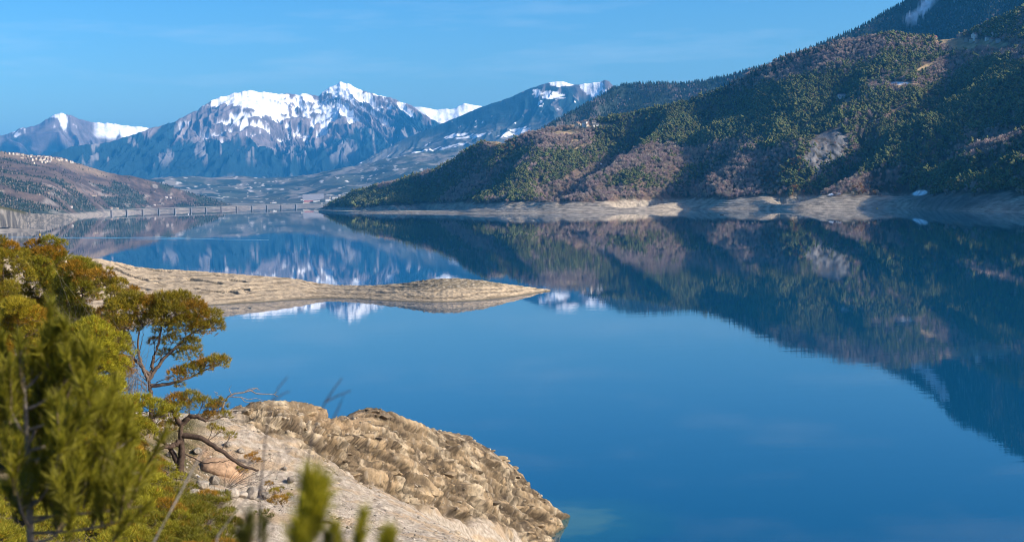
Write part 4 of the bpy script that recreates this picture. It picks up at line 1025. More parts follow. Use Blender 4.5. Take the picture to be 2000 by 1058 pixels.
# ------------------------------------------------------------------ foreground pines, bushes and stones
class MB:
    def __init__(s): s.V, s.F3, s.F4, s.C, s.n = [], [], [], [], 0
    def tube(s, pts, rad, col, seg=6):
        pts = np.asarray(pts, float); n = len(pts); rad = np.broadcast_to(np.asarray(rad, float), (n,))
        d = np.gradient(pts, axis=0); d /= np.linalg.norm(d, axis=1)[:, None] + 1e-9
        ref = np.where(np.abs(d[:, 2:3]) > .9, (1., 0, 0), (0, 0, 1.)); a = np.cross(d, ref); a /= np.linalg.norm(a, axis=1)[:, None] + 1e-9; b = np.cross(d, a)
        an = np.arange(seg) * 2 * np.pi / seg
        V = pts[:, None] + rad[:, None, None] * (a[:, None] * np.cos(an)[None, :, None] + b[:, None] * np.sin(an)[None, :, None])
        i = np.arange(n * seg).reshape(n, seg) + s.n; j = np.roll(i, -1, 1)
        s.V.append(V.reshape(-1, 3)); s.F4.append(np.stack([i[:-1], j[:-1], j[1:], i[1:]], -1).reshape(-1, 4)); s.C.append(np.broadcast_to(col, (n * seg, 3))); s.n += n * seg
    def needles(s, ctr, axis, col, k, length, width, spread, rng, jit=0.03):
        n = len(ctr)
        d = np.repeat(axis, k, 0) + rng.normal(size=(n * k, 3)) * spread; d /= np.linalg.norm(d, axis=1)[:, None]
        p = np.repeat(ctr, k, 0) + rng.normal(size=(n * k, 3)) * jit
        sd_ = np.cross(d, rng.normal(size=(n * k, 3))); sd_ /= np.linalg.norm(sd_, axis=1)[:, None] + 1e-9; sd_ *= width / 2
        L_ = length * rng.uniform(.7, 1.25, (n * k, 1))
        V = np.stack([p - sd_, p + sd_, p + d * L_], 1).reshape(-1, 3)
        c = np.repeat(col, k, 0) * rng.uniform(.75, 1.25, (n * k, 1))
        s.V.append(V); s.F3.append(np.arange(n * k * 3).reshape(-1, 3) + s.n); s.C.append(np.repeat(c, 3, 0)); s.n += n * k * 3
    def obj(s, name, mat, parent=None, smooth=False):
        V, C_ = np.concatenate(s.V), np.concatenate(s.C)
        Fq = np.concatenate(s.F3 + [np.concatenate([f[:, [0, 1, 2]], f[:, [0, 2, 3]]]) for f in s.F4])
        return link(name, mesh_from(name, V, Fq, C_, smooth), mat, parent)

m_needle = terrain_mat('pine_needles', 6.0, var=0.25, rough=0.6, spec=0.25)
def leafy(m):                                            # light passes through thin needles
    nt = m.node_tree; b = nt.nodes['Principled BSDF']
    tr = nt.nodes.new('ShaderNodeBsdfTranslucent'); mx = nt.nodes.new('ShaderNodeMixShader'); mx.inputs[0].default_value = 0.3
    src = b.inputs['Base Color'].links[0].from_socket
    nt.links.new(src, tr.inputs['Color']); nt.links.new(b.outputs[0], mx.inputs[1]); nt.links.new(tr.outputs[0], mx.inputs[2])
    nt.links.new(mx.outputs[0], nt.nodes['Material Output'].inputs['Surface'])
leafy(m_needle)
m_bk = terrain_mat('pine_bark', 9.0, var=0.5, bump=0.02, bscale=20.0)
OLIVE, YELL, RUST, DEEP = np.array((0.235, 0.212, 0.014)), np.array((0.35, 0.315, 0.018)), np.array((0.36, 0.175, 0.012)), np.array((0.085, 0.088, 0.012))
BARK, GREYB = (0.115, 0.085, 0.062), (0.26, 0.235, 0.21)

def bez(a, b, c, n=7):
    t = np.linspace(0, 1, n)[:, None]; return (1 - t) ** 2 * a + 2 * t * (1 - t) * b + t * t * c

def pine(name, label, d, trunks, clumps, tint, seed, group=None, cat='pine tree', tr=.11, k=11, nl=.17, nw=.017, spacing=.155, bark=BARK, rust=.12, rmul=1.42, flat=.9):
    """trunks: polylines of (u, v, depth offset), the first from the foot; clumps: (u, v, radius px, depth offset)"""
    rng = np.random.default_rng(seed)
    s_ = d / FPX
    W_ = lambda u, v, o=0.0: np.array(at(u, v, d + o))
    f0 = W_(*trunks[0][0]); gz = float(ground_z(f0[0], f0[1]))
    root = np.array([f0[0], f0[1], gz - .15])
    e = bpy.data.objects.new(name, None); COL.objects.link(e); e.location = root
    tag(e, label, cat, group)
    tb, nb = MB(), MB()
    allp = []
    for q, line in enumerate(trunks):
        pts = np.array([W_(*p) for p in line])
        if q == 0 and pts[0, 2] > root[2]: pts = np.concatenate([[root], pts])
        m = len(pts); t = np.linspace(0, m - 1, m * 5)
        pp = np.stack([np.interp(t, np.arange(m), pts[:, i]) for i in range(3)], -1)
        ker = np.array([.25, .5, .25])
        for _ in range(3): pp[1:-1] = pp[:-2] * .25 + pp[1:-1] * .5 + pp[2:] * .25
        pp[1:-1] += rng.normal(size=pp[1:-1].shape) * s_ * .8
        r0 = tr * (1 if q == 0 else .62) if q < 6 or name != 'scots_pine' else .028
        tb.tube(pp - root, np.linspace(r0, r0 * .35, len(pp)), bark, 7); allp.append(pp)
    tp = np.concatenate(allp)
    for (u, v, rp, o) in clumps:
        r = rp * s_ * (rmul if rp > 12 else 1.15); c = W_(u, v, o)
        for _ in range(24):                              # keep every mass clear of the slope
            if c[2] > float(ground_z(c[0], c[1])) + .3 * r: break
            o -= 1.0; c = W_(u, v, o)
        # limb from the trunk up to the clump
        dd = np.linalg.norm((tp - c) * (1, 1, 1.0), axis=1) + 0.9 * np.maximum(0, tp[:, 2] - (c[2] - .25 * r))
        j = int(np.argmin(dd)); a_ = tp[j]; mid = (a_ + c) / 2 + np.array([0, 0, -.12 * np.linalg.norm(c - a_)]) + rng.normal(size=3) * .06 * np.linalg.norm(c - a_)
        limb = bez(a_, mid, c, 8)
        lr = min(.04, .014 + .009 * np.linalg.norm(c - a_)); tb.tube(limb - root, np.linspace(lr, .012, 8), bark, 5)
        # tufts over the upper shell of a flattened, ragged mass, and some inside it
        n = max(12, int(4 * math.pi * r * r * .8 / spacing ** 2))
        dv = rng.normal(size=(n, 3)); dv /= np.linalg.norm(dv, axis=1)[:, None]; dv[:, 2] = np.where(dv[:, 2] < -.35, -dv[:, 2], dv[:, 2])
        # the mass is itself made of a few bunches
        bc = rng.normal(size=(7, 3)); bc /= np.linalg.norm(bc, axis=1)[:, None]; bc[:, 2] = np.abs(bc[:, 2]) * .8 - .15
        bump_ = (dv @ bc.T).max(1) ** 3
        q = rng.uniform(.45, 1, n) ** .5 * (.72 + .42 * bump_)
        off = dv * q[:, None] * r * (1, 1, flat)
        ctr = c + off
        ax = dv * .75 + np.array([0, 0, .65]) + (bc[(dv @ bc.T).argmax(1)]) * .4
        ax /= np.linalg.norm(ax, axis=1)[:, None]
        m_r = rng.uniform() < rust
        base_c = lerp(tint, RUST, np.full(n, .8 if m_r else 0.0)) * rng.uniform(.8, 1.2)
        base_c = lerp(base_c, DEEP, rng.uniform(0, .45, n) * (rng.uniform(size=n) < .5)); base_c = lerp(base_c, RUST, (rng.uniform(size=n) < .05) * .8)
        nb.needles(ctr - root, ax, base_c, k, nl, nw, .42, rng, .02)
        for i in rng.choice(n, min(n, 9), replace=False):
            tb.tube(bez(c - .3 * (c - a_) * rng.uniform(0, 1), c + off[i] * .45 + (0, 0, -.06), ctr[i], 4) - root, [.010, .008, .006, .004], bark, 4)
    tb.obj('trunk', m_bk, e, True); nb.obj('crown', m_needle, e)
    return e

def crown(uc, vt, vb, hw, n, seed, depth=.8, s_=.025, taper=.55, rmin=.2, rmax=.32):
    """clump list filling an uneven crown: narrow at the top, ragged at the sides"""
    r = np.random.default_rng(seed); out = [(uc, vt + hw * .2, hw * .24, 0)]
    n = int(n * 1.5)
    for i in range(n):
        q = (i + r.uniform(.2, .8)) / n
        wd = hw * (taper + (1 - taper) * math.sin(min(1, q * 1.35) * math.pi * .5)) * (1 if q < .8 else 1 - (q - .8) * 1.5)
        a_ = r.uniform(0, 6.28); m = r.uniform(.35, 1) ** .6
        out.append((uc + wd * m * math.cos(a_) * .85, vt + hw * .25 + q * (vb - vt - hw * .2) + r.normal() * hw * .06, hw * r.uniform(rmin, rmax), wd * s_ * depth * m * math.sin(a_)))
    return out

# the pine leaning over the water, its forked trunk open against the lake
pine('scots_pine', 'pine with a bare forked trunk and an amber crown leaning over the blue water', 66,
     [[(296, 800), (293, 760), (290, 738)], [(290, 742), (276, 712), (268, 680), (272, 645)], [(291, 740), (312, 708), (338, 682), (372, 652, .3), (398, 640, .3)], [(292, 735), (300, 700), (312, 660), (318, 625)], [(295, 752), (330, 750, -.2), (360, 740, -.3), (405, 720, -.2)], [(290, 730), (262, 700, .2), (245, 668, .3)]] + [[(290 + a_, b_), (290 + a_ + c_ * .5, b_ - 18, e_ * .5), (290 + a_ + c_, b_ - d2, e_)] for a_, b_, c_, d2, e_ in [(0, 735, -32, 70, .2), (2, 720, 18, 62, -.2), (4, 728, 44, 60, .3), (-2, 745, -42, 34, -.2), (-4, 752, -46, 10, .2), (6, 715, 34, 46, -.3), (-12, 705, -22, 50, .3), (-18, 690, 8, 50, .2), (20, 712, 14, 56, .2), (30, 700, 42, 26, -.2), (2, 760, 40, 22, .3), (-2, 765, -38, 12, .1), (10, 700, 4, 60, .4), (-10, 715, -40, 28, -.4)]],
     [(322, 598, 24, 0), (352, 596, 24, .3), (293, 602, 22, .2), (378, 612, 24, 0), (404, 627, 22, .1), (418, 640, 15, .1), (336, 622, 28, -.4), (302, 630, 22, .4), (272, 612, 24, .2), (362, 642, 24, -.3), (392, 648, 18, .2), (328, 645, 18, .3), (376, 676, 15, .1), (366, 694, 17, -.1), (398, 716, 14, -.2), (424, 712, 17, -.2), (432, 707, 11, -.1), (376, 728, 17, -.3), (348, 735, 15, -.2), (352, 752, 10, -.2), (250, 642, 22, .3), (240, 612, 22, .2), (232, 665, 16, .3), (322, 690, 12, .5), (258, 590, 18, .2), (300, 668, 12, .5), (336, 668, 13, .1)],
     lerp(OLIVE, RUST, .2), 1, rust=.2, rmul=1.6, tr=.15, bark=(0.13, .095, .075))

# the crowded pines on the left, from the back to the front
pine('scots_pine', 'tallest pine at the upper left, its knobbly top standing clear against the lake', 80, [[(100, 800), (100, 640), (96, 480)]],
     [(96, 474, 13, 0), (70, 482, 14, .2), (118, 478, 12, 0), (110, 496, 17, .1), (85, 502, 20, -.2), (125, 505, 13, .1), (60, 505, 17, .3), (48, 492, 8, .3)] + crown(92, 490, 680, 74, 30, 11), OLIVE, 2, rust=.16)
pine('scots_pine', 'pine cut by the left picture edge beside the tallest one', 78, [[(10, 800), (8, 640), (5, 490)]], [(18, 488, 16, 0), (-5, 480, 18, 0), (40, 500, 14, .2)] + crown(5, 486, 690, 70, 26, 12), lerp(OLIVE, RUST, .15), 3, rust=.2)
pine('scots_pine', 'dense olive pine right of the tallest one, in front of the sandspit', 74, [[(165, 800), (163, 680), (158, 525)]], [(150, 512, 12, 0), (165, 520, 14, .1), (182, 532, 13, 0)] + crown(160, 508, 720, 66, 28, 13), OLIVE, 4, rust=.15)
pine('scots_pine', 'pine with a thin upright tip in front of the middle of the sandspit', 71, [[(222, 800), (222, 690), (216, 545)]], [(214, 528, 7, 0), (217, 540, 10, 0), (235, 556, 14, 0), (205, 556, 14, .1), (258, 574, 13, .1), (190, 540, 14, .2)] + crown(222, 548, 760, 50, 24, 14), lerp(OLIVE, RUST, .2), 5, rust=.25)
pine('scots_pine', 'rust tinged pine half hidden at the left edge below the tallest one', 66, [[(40, 860), (38, 760), (34, 620)]], crown(34, 590, 820, 78, 30, 15), lerp(YELL, RUST, .25), 6, rust=.3)
pine('scots_pine', 'bright yellow green spreading pine in the middle of the crowd on the left', 60, [[(160, 900), (165, 800), (170, 660)]], [(200, 648, 18, 0), (225, 665, 18, 0), (240, 690, 16, .1), (235, 715, 15, .1), (180, 640, 20, 0)] + crown(165, 632, 860, 76, 34, 16), YELL, 7, rust=.06)
pine('scots_pine', 'low yellow green pine behind the blurred sapling', 54, [[(85, 1000), (85, 900), (82, 740)]], crown(90, 700, 1010, 100, 38, 17), lerp(YELL, OLIVE, .5), 8, rust=.1)
pine('scots_pine', 'bushy pine filling the gap below the forked pine', 56, [[(255, 960), (255, 880), (258, 800)]], [(300, 800, 20, 0), (275, 790, 20, 0), (330, 812, 18, .1), (250, 800, 20, .2)] + crown(248, 780, 990, 66, 28, 18), lerp(YELL, OLIVE, .3), 9, rust=.12)
pine('scots_pine', 'stunted pine with a thick dark twisted trunk and a flat top above the orange slab', 57,
     [[(352, 916), (356, 880), (352, 850), (356, 822)], [(356, 826), (372, 812, -.1), (392, 816, -.2), (402, 822, -.2)], [(354, 830), (342, 808), (330, 795)], [(354, 860), (338, 870, -.2), (318, 873, -.3), (296, 880, -.3)], [(357, 850), (395, 855, -.3), (440, 885, -.5), (470, 908, -.5), (505, 918, -.5)], [(348, 905), (330, 870, .2), (300, 855, .3)], [(360, 885), (400, 905, -.4), (440, 900, -.5), (455, 896, -.5)]],
     [(345, 788, 20, 0), (370, 782, 20, .1), (395, 792, 18, .1), (418, 800, 15, .2), (428, 790, 13, .3), (410, 815, 13, .2), (325, 800, 16, 0), (350, 800, 16, -.2), (430, 842, 10, .4), (450, 852, 11, .4), (415, 835, 10, .3), (440, 812, 12, .3), (330, 835, 14, .3), (305, 825, 17, .3), (340, 825, 10, .3)],
     lerp(OLIVE, RUST, .15), 10, rust=.2, tr=.20, spacing=.13, k=9, nl=.13, nw=.014, bark=(0.07, .048, .036))

# bushes
def bush(name, label, d, u0, v0, clumps, tint, seed, rust=.1, cat='bush', **kw):
    d = ground_hit(u0, min(v0, 1050) - 4) or d
    q_ = []
    for (u, v, r, o) in clumps:
        g = ground_hit(u, v + r * 1.1); q_.append((u, v, r, (min(max(g, d - 9), d + 9) - d - .3) if g else 0))
    clumps = q_
    return pine(name, label, d, [[(u0, v0), (u0, v0 - 8)]], clumps, tint, seed, cat=cat, tr=.03, rust=rust, nl=.12, nw=.013, spacing=.13, k=8, flat=.65, **kw)
bush('juniper_bush', 'low olive bush on the slope at the bottom beside the boulders', 56, 405, 1055, crown(405, 955, 1070, 70, 26, 31, rmin=.16, rmax=.28) + crown(340, 940, 1060, 60, 20, 32), lerp(OLIVE, DEEP, .35), 41)
bush('juniper_bush', 'small olive bush at the right end of the row of boulders', 62, 548, 985, [(545, 978, 13, 0), (562, 970, 11, 0), (535, 960, 12, .2), (525, 945, 10, .2), (548, 955, 8, .3)], lerp(OLIVE, RUST, .2), 42, rust=.3)
bush('broom_bush', 'bright orange tuft of a bush on the edge of the pebble slope', 68, 492, 905, [(488, 893, 11, 0), (502, 900, 10, .1), (497, 886, 7, .1)], RUST, 43, rust=1.0)
bush('juniper_bush', 'little dark bush on the pebbles below the boulders', 60, 510, 1010, [(505, 1003, 8, 0), (520, 1000, 8, 0), (530, 1008, 6, .1)], lerp(DEEP, OLIVE, .3), 44)
bush('juniper_bush', 'yellowish bush at the foot of the stunted pine', 57, 330, 930, [(320, 915, 16, -.3), (345, 935, 15, -.5), (300, 905, 18, -.2), (310, 945, 18, -.4), (280, 925, 18, -.2)], lerp(YELL, OLIVE, .3), 45, rust=.15)
bush('juniper_bush', 'tiny green bush between the orange slab and the orange tuft', 64, 470, 925, [(466, 915, 8, 0), (474, 920, 8, .1)], OLIVE, 46)

for q, (u0, v0, d_, hw, vt, t_, lab) in enumerate([(40, 1060, 46, 90, 930, .2, 'dark undergrowth bush at the very lower left behind the blurred sapling'), (190, 1060, 47, 90, 920, .5, 'yellowish undergrowth bush behind the right half of the blurred sapling'), (300, 1060, 50, 70, 950, .1, 'olive undergrowth bush at the bottom edge right of the blurred sapling'), (250, 930, 60, 60, 850, .4, 'bush under the crown of the bushy pine below the forked trunk'), (60, 900, 64, 90, 800, .0, 'shaded bush under the pines at the left edge')]):
    bush('juniper_bush', lab, d_, u0, v0, crown(u0, vt, v0, hw, 22, 90 + q, rmin=.2, rmax=.3), lerp(OLIVE, YELL, t_), 60 + q, rust=.15)

# leafless shrubs: many fine grey twigs from one foot
def shrub(label, d, u0, v0, tips, seed, col=GREYB, r0=.02, sub=5):
    rng = np.random.default_rng(seed); b = MB()
    f = np.array(at(u0, v0, d)); f[2] = min(f[2], float(ground_z(f[0], f[1])) - .05)
    e = bpy.data.objects.new('leafless_shrub', None); COL.objects.link(e); e.location = f; tag(e, label, 'shrub')
    for (u, v, o) in tips:
        t = np.array(at(u, v, d + o)); mid = (f + t) / 2 + rng.normal(size=3) * .18 * np.linalg.norm(t - f); p = bez(f, mid, t, 9)
        b.tube(p - f, np.linspace(r0, r0 * .25, 9), col, 4)
        for _ in range(sub):
            i = rng.integers(3, 9); q = p[i] + (t - f) * rng.uniform(.1, .28) + rng.normal(size=3) * .16 * np.linalg.norm(t - f)
            b.tube(bez(p[i], (p[i] + q) / 2 + rng.normal(size=3) * .04, q, 4) - f, np.linspace(r0 * .4, r0 * .15, 4), col, 3)
    b.obj('branches', m_bk, e)
r9 = np.random.default_rng(9)
shrub('grey leafless shrub between the yellow pine and the forked pine', 64, 248, 800, [(r9.uniform(205, 285), r9.uniform(690, 770), r9.normal() * .4) for _ in range(40)], 51, (0.17, .145, .125))
shrub('grey leafless shrub high among the left pines under the sandspit', 72, 160, 700, [(r9.uniform(110, 215), r9.uniform(590, 660), r9.normal() * .5 - 3) for _ in range(30)], 52, (0.15, .13, .11), .011)
shrub('thin bare twigs over the orange slab and the boulders', 61, 440, 960, [(r9.uniform(400, 560), r9.uniform(895, 960), r9.normal() * .4) for _ in range(16)], 53, (0.14, .115, .10), .014)
shrub('bare brown twigs in the low bush at the bottom', 55, 400, 1060, [(r9.uniform(330, 480), r9.uniform(960, 1040), r9.normal() * .4 - .6) for _ in range(34)], 54, (0.15, .125, .105), .012)
# the dead branch over the crest
db = MB(); D_ = ground_hit(432, 796) or 100
f = np.array(at(430, 797, D_)); f[2] = float(ground_z(f[0], f[1])) - .1
e = bpy.data.objects.new('dead_branch', None); COL.objects.link(e); e.location = f
tag(e, 'dead bleached branch reaching over the crest of the headland against the water', 'branch')
P_ = lambda L_: np.array([at(*(list(p[:2]) + [D_ + (p[2] if len(p) > 2 else 0)])) for p in L_])
main = np.concatenate([[f], P_([(438, 785), (446, 774), (458, 768), (475, 766), (490, 762), (500, 768), (515, 769), (535, 770), (543, 774)])])
db.tube(main - f, np.linspace(.08, .025, len(main)), (0.2, .17, .16), 6)
for L_ in ([(446, 774), (470, 775), (485, 780), (500, 777), (515, 782)], [(475, 766), (488, 759), (500, 757), (504, 762)], [(440, 783), (430, 774), (420, 770), (424, 765)], [(452, 770), (447, 760), (452, 752)], [(470, 775), (478, 784), (492, 786)], [(490, 762), (502, 757), (507, 762)], [(535, 770), (541, 764)], [(425, 768), (418, 764)]):
    q = P_(L_); db.tube(q - f, np.linspace(.036, .014, len(q)), (0.2, .17, .16), 5)
db.obj('wood', m_bk, e, True)

# boulders and the tumbled row of stones
m_stone = terrain_mat('boulder_stone', 3.0, var=0.4, bump=0.08, bscale=5.0)
def boulder(u, v, rpx, label, seed, d=63, sq=(1, .9, .75), col=(0.27, .235, .19), name='boulder'):
    rng = np.random.default_rng(seed); V, Fq = ICO3
    q = V.copy()
    for _ in range(9):                                   # flat broken faces
        n = rng.normal(size=3); n /= np.linalg.norm(n); h_ = rng.uniform(.55, .9); dd = q @ n; q = q - np.maximum(dd - h_, 0)[:, None] * n
    q = q * (1 + .10 * n3(V, 2.5, seed)[:, None]) * sq * (rpx * d / FPX)
    d = ground_hit(u, v + rpx * .8) or d
    p = at(u, v, d); g = float(ground_z(p[0], p[1]))
    z = max(g + .3 * rpx * d / FPX * sq[2], min(p[2], g + .7 * rpx * d / FPX))
    o = link(name, mesh_from(name, q, Fq, np.broadcast_to(col, (len(q), 3)) * rng.uniform(.8, 1.15), False), m_stone)
    o.location = (p[0], p[1], z); o.rotation_euler = (0, 0, rng.uniform(0, 6.28))
    tag(o, label, 'boulder', 'stones on the slope below the stunted pine')
for i, a_ in enumerate([(376, 966, 15, 'rounded tan boulder at the left end of the row under the fallen branch'), (402, 966, 14, 'second stone from the left in the row, with a hollow face'), (426, 968, 14, 'third stone from the left in the row of boulders'), (452, 964, 15, 'dark sided stone in the middle of the row'), (470, 966, 12, 'pale pointed stone right of the middle of the row'), (492, 962, 16, 'broad brown stone right of the pale pointed one'), (518, 966, 12, 'low stone at the right end of the row of boulders'), (420, 938, 13, 'grey stone above the row, below the orange slab'), (395, 945, 12, 'grey stone above the left end of the row'), (570, 935, 13, 'pale flat topped boulder alone at the edge of the pebble slope'), (556, 915, 8, 'small brown upright stone behind the pale flat topped boulder'), (334, 885, 12, 'mottled grey stone left of the twisted trunk'), (338, 905, 10, 'grey stone at the foot of the twisted trunk'), (385, 880, 12, 'grey stone right of the twisted trunk'), (445, 868, 10, 'flat dark stone on top of the orange slab'), (470, 880, 10, 'brown stone at the top right of the orange slab')]):
    boulder(*a_, seed=600 + i, d=63 if a_[0] > 370 else 58)
p = at(432, 915, ground_hit(432, 920) or 65); g = float(ground_z(p[0], p[1]))
V, Fq = ICO3; q = V * (1 + .12 * n3(V, 2.2, 71)[:, None]) * (1.15, .8, .5)
o = link('rock_slab', mesh_from('rock_slab', q, Fq, np.broadcast_to((0.36, .235, .145), (len(q), 3)), True), m_stone); o.location = (p[0], p[1], g + .05); o.rotation_euler = (.25, .30, 0)
tag(o, 'smooth orange slab of rock right of the twisted trunk', 'rock')
# loose stones over the broken face
rb_ = MB(); rs = np.random.default_rng(88); m_ = 0
V, Fq = ICO1; Vs, Fs, Cs, o_ = [], [], [], 0
while m_ < 1500:
    i, j = rs.integers(70, 780), rs.integers(364, 839)
    if GZ[i, j] < .2 or rs.uniform() > (.15 + .85 * rock_m[i, j]) or gu[i, j] < 440: continue
    r = .07 + .22 * rs.uniform() ** 4
    Vs.append(V * rs.uniform(.6, 1.3, (len(V), 1)) * (r, r * rs.uniform(.6, 1), r * rs.uniform(.4, .8)) + (GX[i, j], GY[i, j], GZ[i, j] + r * .2)); Fs.append(Fq + o_); o_ += len(V); m_ += 1
    Cs.append(np.broadcast_to(np.array((0.34, .28, .2)) * rs.uniform(.5, 1.35), V.shape))
OC = np.array([(1, 0, 0), (-1, 0, 0), (0, 1, 0), (0, -1, 0), (0, 0, 1), (0, 0, -1)], float); OF = np.array([(0, 2, 4), (2, 1, 4), (1, 3, 4), (3, 0, 4), (2, 0, 5), (1, 2, 5), (3, 1, 5), (0, 3, 5)])
k_ = 0
while k_ < 5200:                                         # pebbles on the smooth slope
    i, j = rs.integers(70, 700), rs.integers(364, 769)
    if GZ[i, j] < .3 or rock_m[i, j] > .5 or gv[i, j] > 1080: continue
    r = .03 + .07 * rs.uniform() ** 3
    Vs.append(OC * rs.uniform(.6, 1.2, (6, 1)) * (r, r, r * .7) + (GX[i, j] + rs.normal() * .1, GY[i, j] + rs.normal() * .1, GZ[i, j])); Fs.append(OF + o_); o_ += 6; k_ += 1
    Cs.append(np.broadcast_to(lerp((0.5, .44, .36), (0.15, .125, .1), rs.uniform() ** 1.5), OC.shape))
V2_, F2_ = ICO2
k_ = 0
while k_ < 260:
    i, j = rs.integers(70, 780), rs.integers(364, 839)
    if GZ[i, j] < .3 or rock_m[i, j] < .5 or gu[i, j] < 450 or rs.uniform() > .25 + .75 * S(-.1, .4, nE[i, j]): continue
    r = .22 + .55 * rs.uniform() ** 2.5; q = V2_.copy()
    for _ in range(8):
        n = rs.normal(size=3); n /= np.linalg.norm(n); dd = q @ n; q = q - np.maximum(dd - rs.uniform(.35, .8), 0)[:, None] * n
    q = q * (1.5, 1.1, .5); t1, t2 = -.15 + rs.normal() * .3, -.25 + rs.normal() * .2
    q = np.stack([q[:, 0], q[:, 1] * math.cos(t2) - q[:, 2] * math.sin(t2), q[:, 1] * math.sin(t2) + q[:, 2] * math.cos(t2)], -1)
    q = np.stack([q[:, 0] * math.cos(t1) - q[:, 1] * math.sin(t1), q[:, 0] * math.sin(t1) + q[:, 1] * math.cos(t1), q[:, 2]], -1)
    Vs.append(q * r + (GX[i, j], GY[i, j], GZ[i, j] - r * .12)); Fs.append(F2_ + o_); o_ += len(q); k_ += 1
    Cs.append(np.broadcast_to(lerp((0.36, .265, .155), (0.17, .13, .085), rs.uniform()), q.shape))
tag(link('loose_stones', mesh_from('loose_stones', np.concatenate(Vs), np.concatenate(Fs), np.concatenate(Cs), False), m_stone), 'loose broken stones scattered over the rocky headland', 'stones', kind='stuff')

# ------------------------------------------------------------------ young pines close to the lens
def shoots(nb, tb, tips, root, rng, L_, nl, nw, per, col, stem=.004):
    for (a_, t) in tips:
        ax = t - a_; ln = np.linalg.norm(ax); ax = ax / ln
        tb.tube(np.array([a_, (a_ + t) / 2 + rng.normal(size=3) * ln * .02, t]) - root, [stem, stem * .8, stem * .5], (0.16, .12, .07), 5)
        n = int(per * ln / L_); s = rng.uniform(0, 1, (n, 1)) ** .8
        c = np.broadcast_to(np.asarray(col), (n, 3)) * rng.uniform(.7, 1.3, (n, 1)); c = lerp(c, DEEP * .9, S(.55, 0, s[:, 0]) * .7)
        nb.needles(a_ + (t - a_) * s - root, np.broadcast_to(ax, (n, 3)), c, 2, nl, nw, .4, rng, .002)

def sapling(name, label, d, trunk, branches, nshoot, seed, shoot=.20, nl=.058, nw=.0032, per=150, col=OLIVE, tr=.014):
    rng = np.random.default_rng(seed); s_ = d / FPX
    W_ = lambda u, v, o=0.0: np.array(at(u, v, d + o))
    pts = np.array([W_(*p) for p in trunk]); g = float(ground_z(pts[0, 0], pts[0, 1])); root = np.array([pts[0, 0], pts[0, 1], min(g, pts[0, 2] - .1)])
    e = bpy.data.objects.new(name, None); COL.objects.link(e); e.location = root; tag(e, label, 'young pine')
    tb, nb = MB(), MB(); pts = np.concatenate([[root], pts])
    tb.tube(pts - root, np.linspace(tr * 1.5, tr * .3, len(pts)), (0.2, .17, .14), 8)
    tips = [(pts[-3] if len(pts) > 4 else pts[-2] * .4 + pts[-1] * .6, pts[-1])]
    for (v0, u1, v1, o1) in branches:
        us_ = np.interp(v0, [p[1] for p in trunk[::-1]], [p[0] for p in trunk[::-1]])
        a_ = W_(us_, v0); t = W_(u1, v1, o1); mid = np.array([a_[0] * .35 + t[0] * .65, a_[1] * .4 + t[1] * .6, a_[2] * .75 + t[2] * .25])
        p = bez(a_, mid, t, 10); tb.tube(p - root, np.linspace(tr * .55, tr * .15, 10), (0.2, .17, .14), 5)
        dirn = p[-1] - p[-3]; dirn = dirn / np.linalg.norm(dirn) + (0, 0, .8); dirn /= np.linalg.norm(dirn)
        tips.append((p[-1] - dirn * shoot * .6, p[-1]))
        for _ in range(nshoot):
            i = rng.uniform(.3, 1); b0 = p[int(i * 9)]
            dv = np.array([rng.normal() * .24 + np.sign(u1 - us_) * .12, rng.normal() * .24, rng.uniform(.6, 1)]); dv /= np.linalg.norm(dv)
            tips.append((b0, b0 + dv * shoot * rng.uniform(.55, 1.0)))
    shoots(nb, tb, tips, root, rng, shoot, nl, nw, per, col)
    tb.obj('trunk', m_bk, e, True); nb.obj('needles', m_needle, e); return e
sapling('young_pine', 'out of focus young pine with upright candles filling the lower left corner', 5.0, [(62, 1120), (58, 1000), (55, 900), (50, 800), (42, 700), (36, 650)],
        [(760, 100, 680, .05), (770, -10, 700, .1), (800, 150, 712, 0), (840, 185, 755, -.1), (850, 8, 760, -.1), (880, 236, 798, .05), (900, 215, 830, -.2), (900, -30, 820, .1), (940, 262, 852, 0), (960, 300, 915, .1), (980, 240, 900, -.2), (990, 120, 860, -.3), (1010, 290, 985, -.1), (1020, 180, 930, -.25), (1030, 20, 900, -.25), (1040, 250, 1010, -.3), (1060, 140, 1000, -.35), (1000, 70, 880, .25), (920, 120, 790, .2), (870, 90, 750, .15)],
        8, 71, nw=.0046, col=lerp(OLIVE, DEEP, .2), per=105, tr=.011)
sapling('pine_sprig', 'very blurred sprig of pine rising from the bottom edge in front of the pebble slope', 2.3, [(585, 1250), (588, 1120), (592, 1010), (606, 936)], [(1130, 618, 990, 0), (1180, 582, 1035, -.02)], 1, 72, shoot=.08, nl=.042, nw=.0032, per=260, col=lerp(OLIVE, YELL, .4), tr=.005)
sapling('pine_sprig', 'dark blurred pine tip at the bottom edge below the boulders', 2.6, [(500, 1260), (495, 1130), (488, 1010)], [(1120, 470, 1040, 0), (1130, 515, 1020, .02)], 1, 73, shoot=.07, nl=.03, nw=.003, per=110, col=DEEP, tr=.005)
sapling('pine_sprig', 'low blurred pine tips at the bottom edge under the pebble slope', 2.3, [(690, 1290), (680, 1160), (655, 1032)], [(1180, 700, 1042, 0), (1200, 765, 1043, .02), (1190, 640, 1050, .02)], 1, 74, shoot=.06, nl=.028, nw=.003, per=120, col=lerp(OLIVE, YELL, .3), tr=.005)
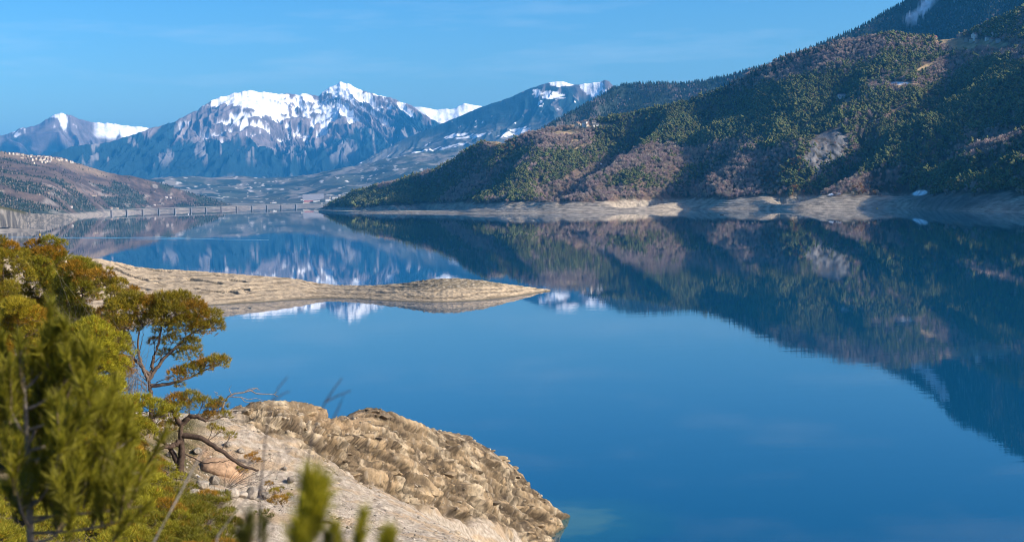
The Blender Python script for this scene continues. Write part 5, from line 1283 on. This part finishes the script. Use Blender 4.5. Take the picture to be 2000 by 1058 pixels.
# bare blurred stems close to the lens
def stems(label, d, lines, r0, col):
    f = np.array(at(*lines[0][0], d)); f[2] = float(ground_z(f[0], f[1]))
    e = bpy.data.objects.new('bare_sapling', None); COL.objects.link(e); e.location = f; tag(e, label, 'sapling', 'blurred bare stems close to the lookout')
    b = MB(); first = None
    for q, L_ in enumerate(lines):
        p = np.array([at(u, v, d) for u, v in L_])
        if q == 0: p = np.concatenate([[f], p])
        b.tube(p - f, np.linspace(r0 * (1 if q == 0 else .6), r0 * .35, len(p)), col, 6)
    b.obj('wood', m_bk, e, True)
stems('blurred dark bare stem against the water right of the dead branch', 3.6, [[(500, 1200), (508, 960), (520, 840), (530, 785), (545, 755), (562, 735)], [(530, 785), (550, 770), (566, 764)]], .0032, (0.07, .06, .06))
stems('blurred forked bare stem against the water above the crest of the headland', 3.6, [[(560, 1200), (590, 960), (612, 840), (635, 785), (655, 755), (668, 738)], [(635, 785), (660, 772), (686, 762)], [(645, 830), (664, 790), (672, 770)]], .0035, (0.07, .06, .06))
stems('pale blurred stem slanting up from the bottom edge beside the low bush', 4.2, [[(270, 1200), (300, 1058), (345, 975), (385, 900), (400, 872)]], .005, (0.33, .29, .25))
stems('pale blurred stem slanting over the pebbles below the boulders', 4.0, [[(400, 1200), (425, 1045), (470, 985), (520, 935), (560, 880)]], .004, (0.3, .26, .23))
# ------------------------------------------------------------------ air
hm = bpy.data.materials.new('haze_air'); hm.use_nodes = True
hn = hm.node_tree; hn.nodes.clear()
pv = hn.nodes.new('ShaderNodeVolumePrincipled')
pv.inputs['Color'].default_value = (0.06, 0.43, 1.0, 1)
pv.inputs['Density'].default_value = 3.2e-5
pv.inputs['Anisotropy'].default_value = 0.0
ho = hn.nodes.new('ShaderNodeOutputMaterial')
hn.links.new(pv.outputs[0], ho.inputs['Volume'])
x0, x1, y0, y1, z0, z1 = -26500, 26500, -3500, 33500, -15, 1790
hv = np.array([(x, y, z) for z in (z0, z1) for y in (y0, y1) for x in (x0, x1)])
hf = np.array([(0, 2, 3, 1), (4, 5, 7, 6), (0, 1, 5, 4), (2, 6, 7, 3), (0, 4, 6, 2), (1, 3, 7, 5)])
tag(link('haze', mesh_from('haze', hv, hf, smooth=False), hm), 'pale blue haze lying over the valley and the far mountains', 'haze', kind='stuff')
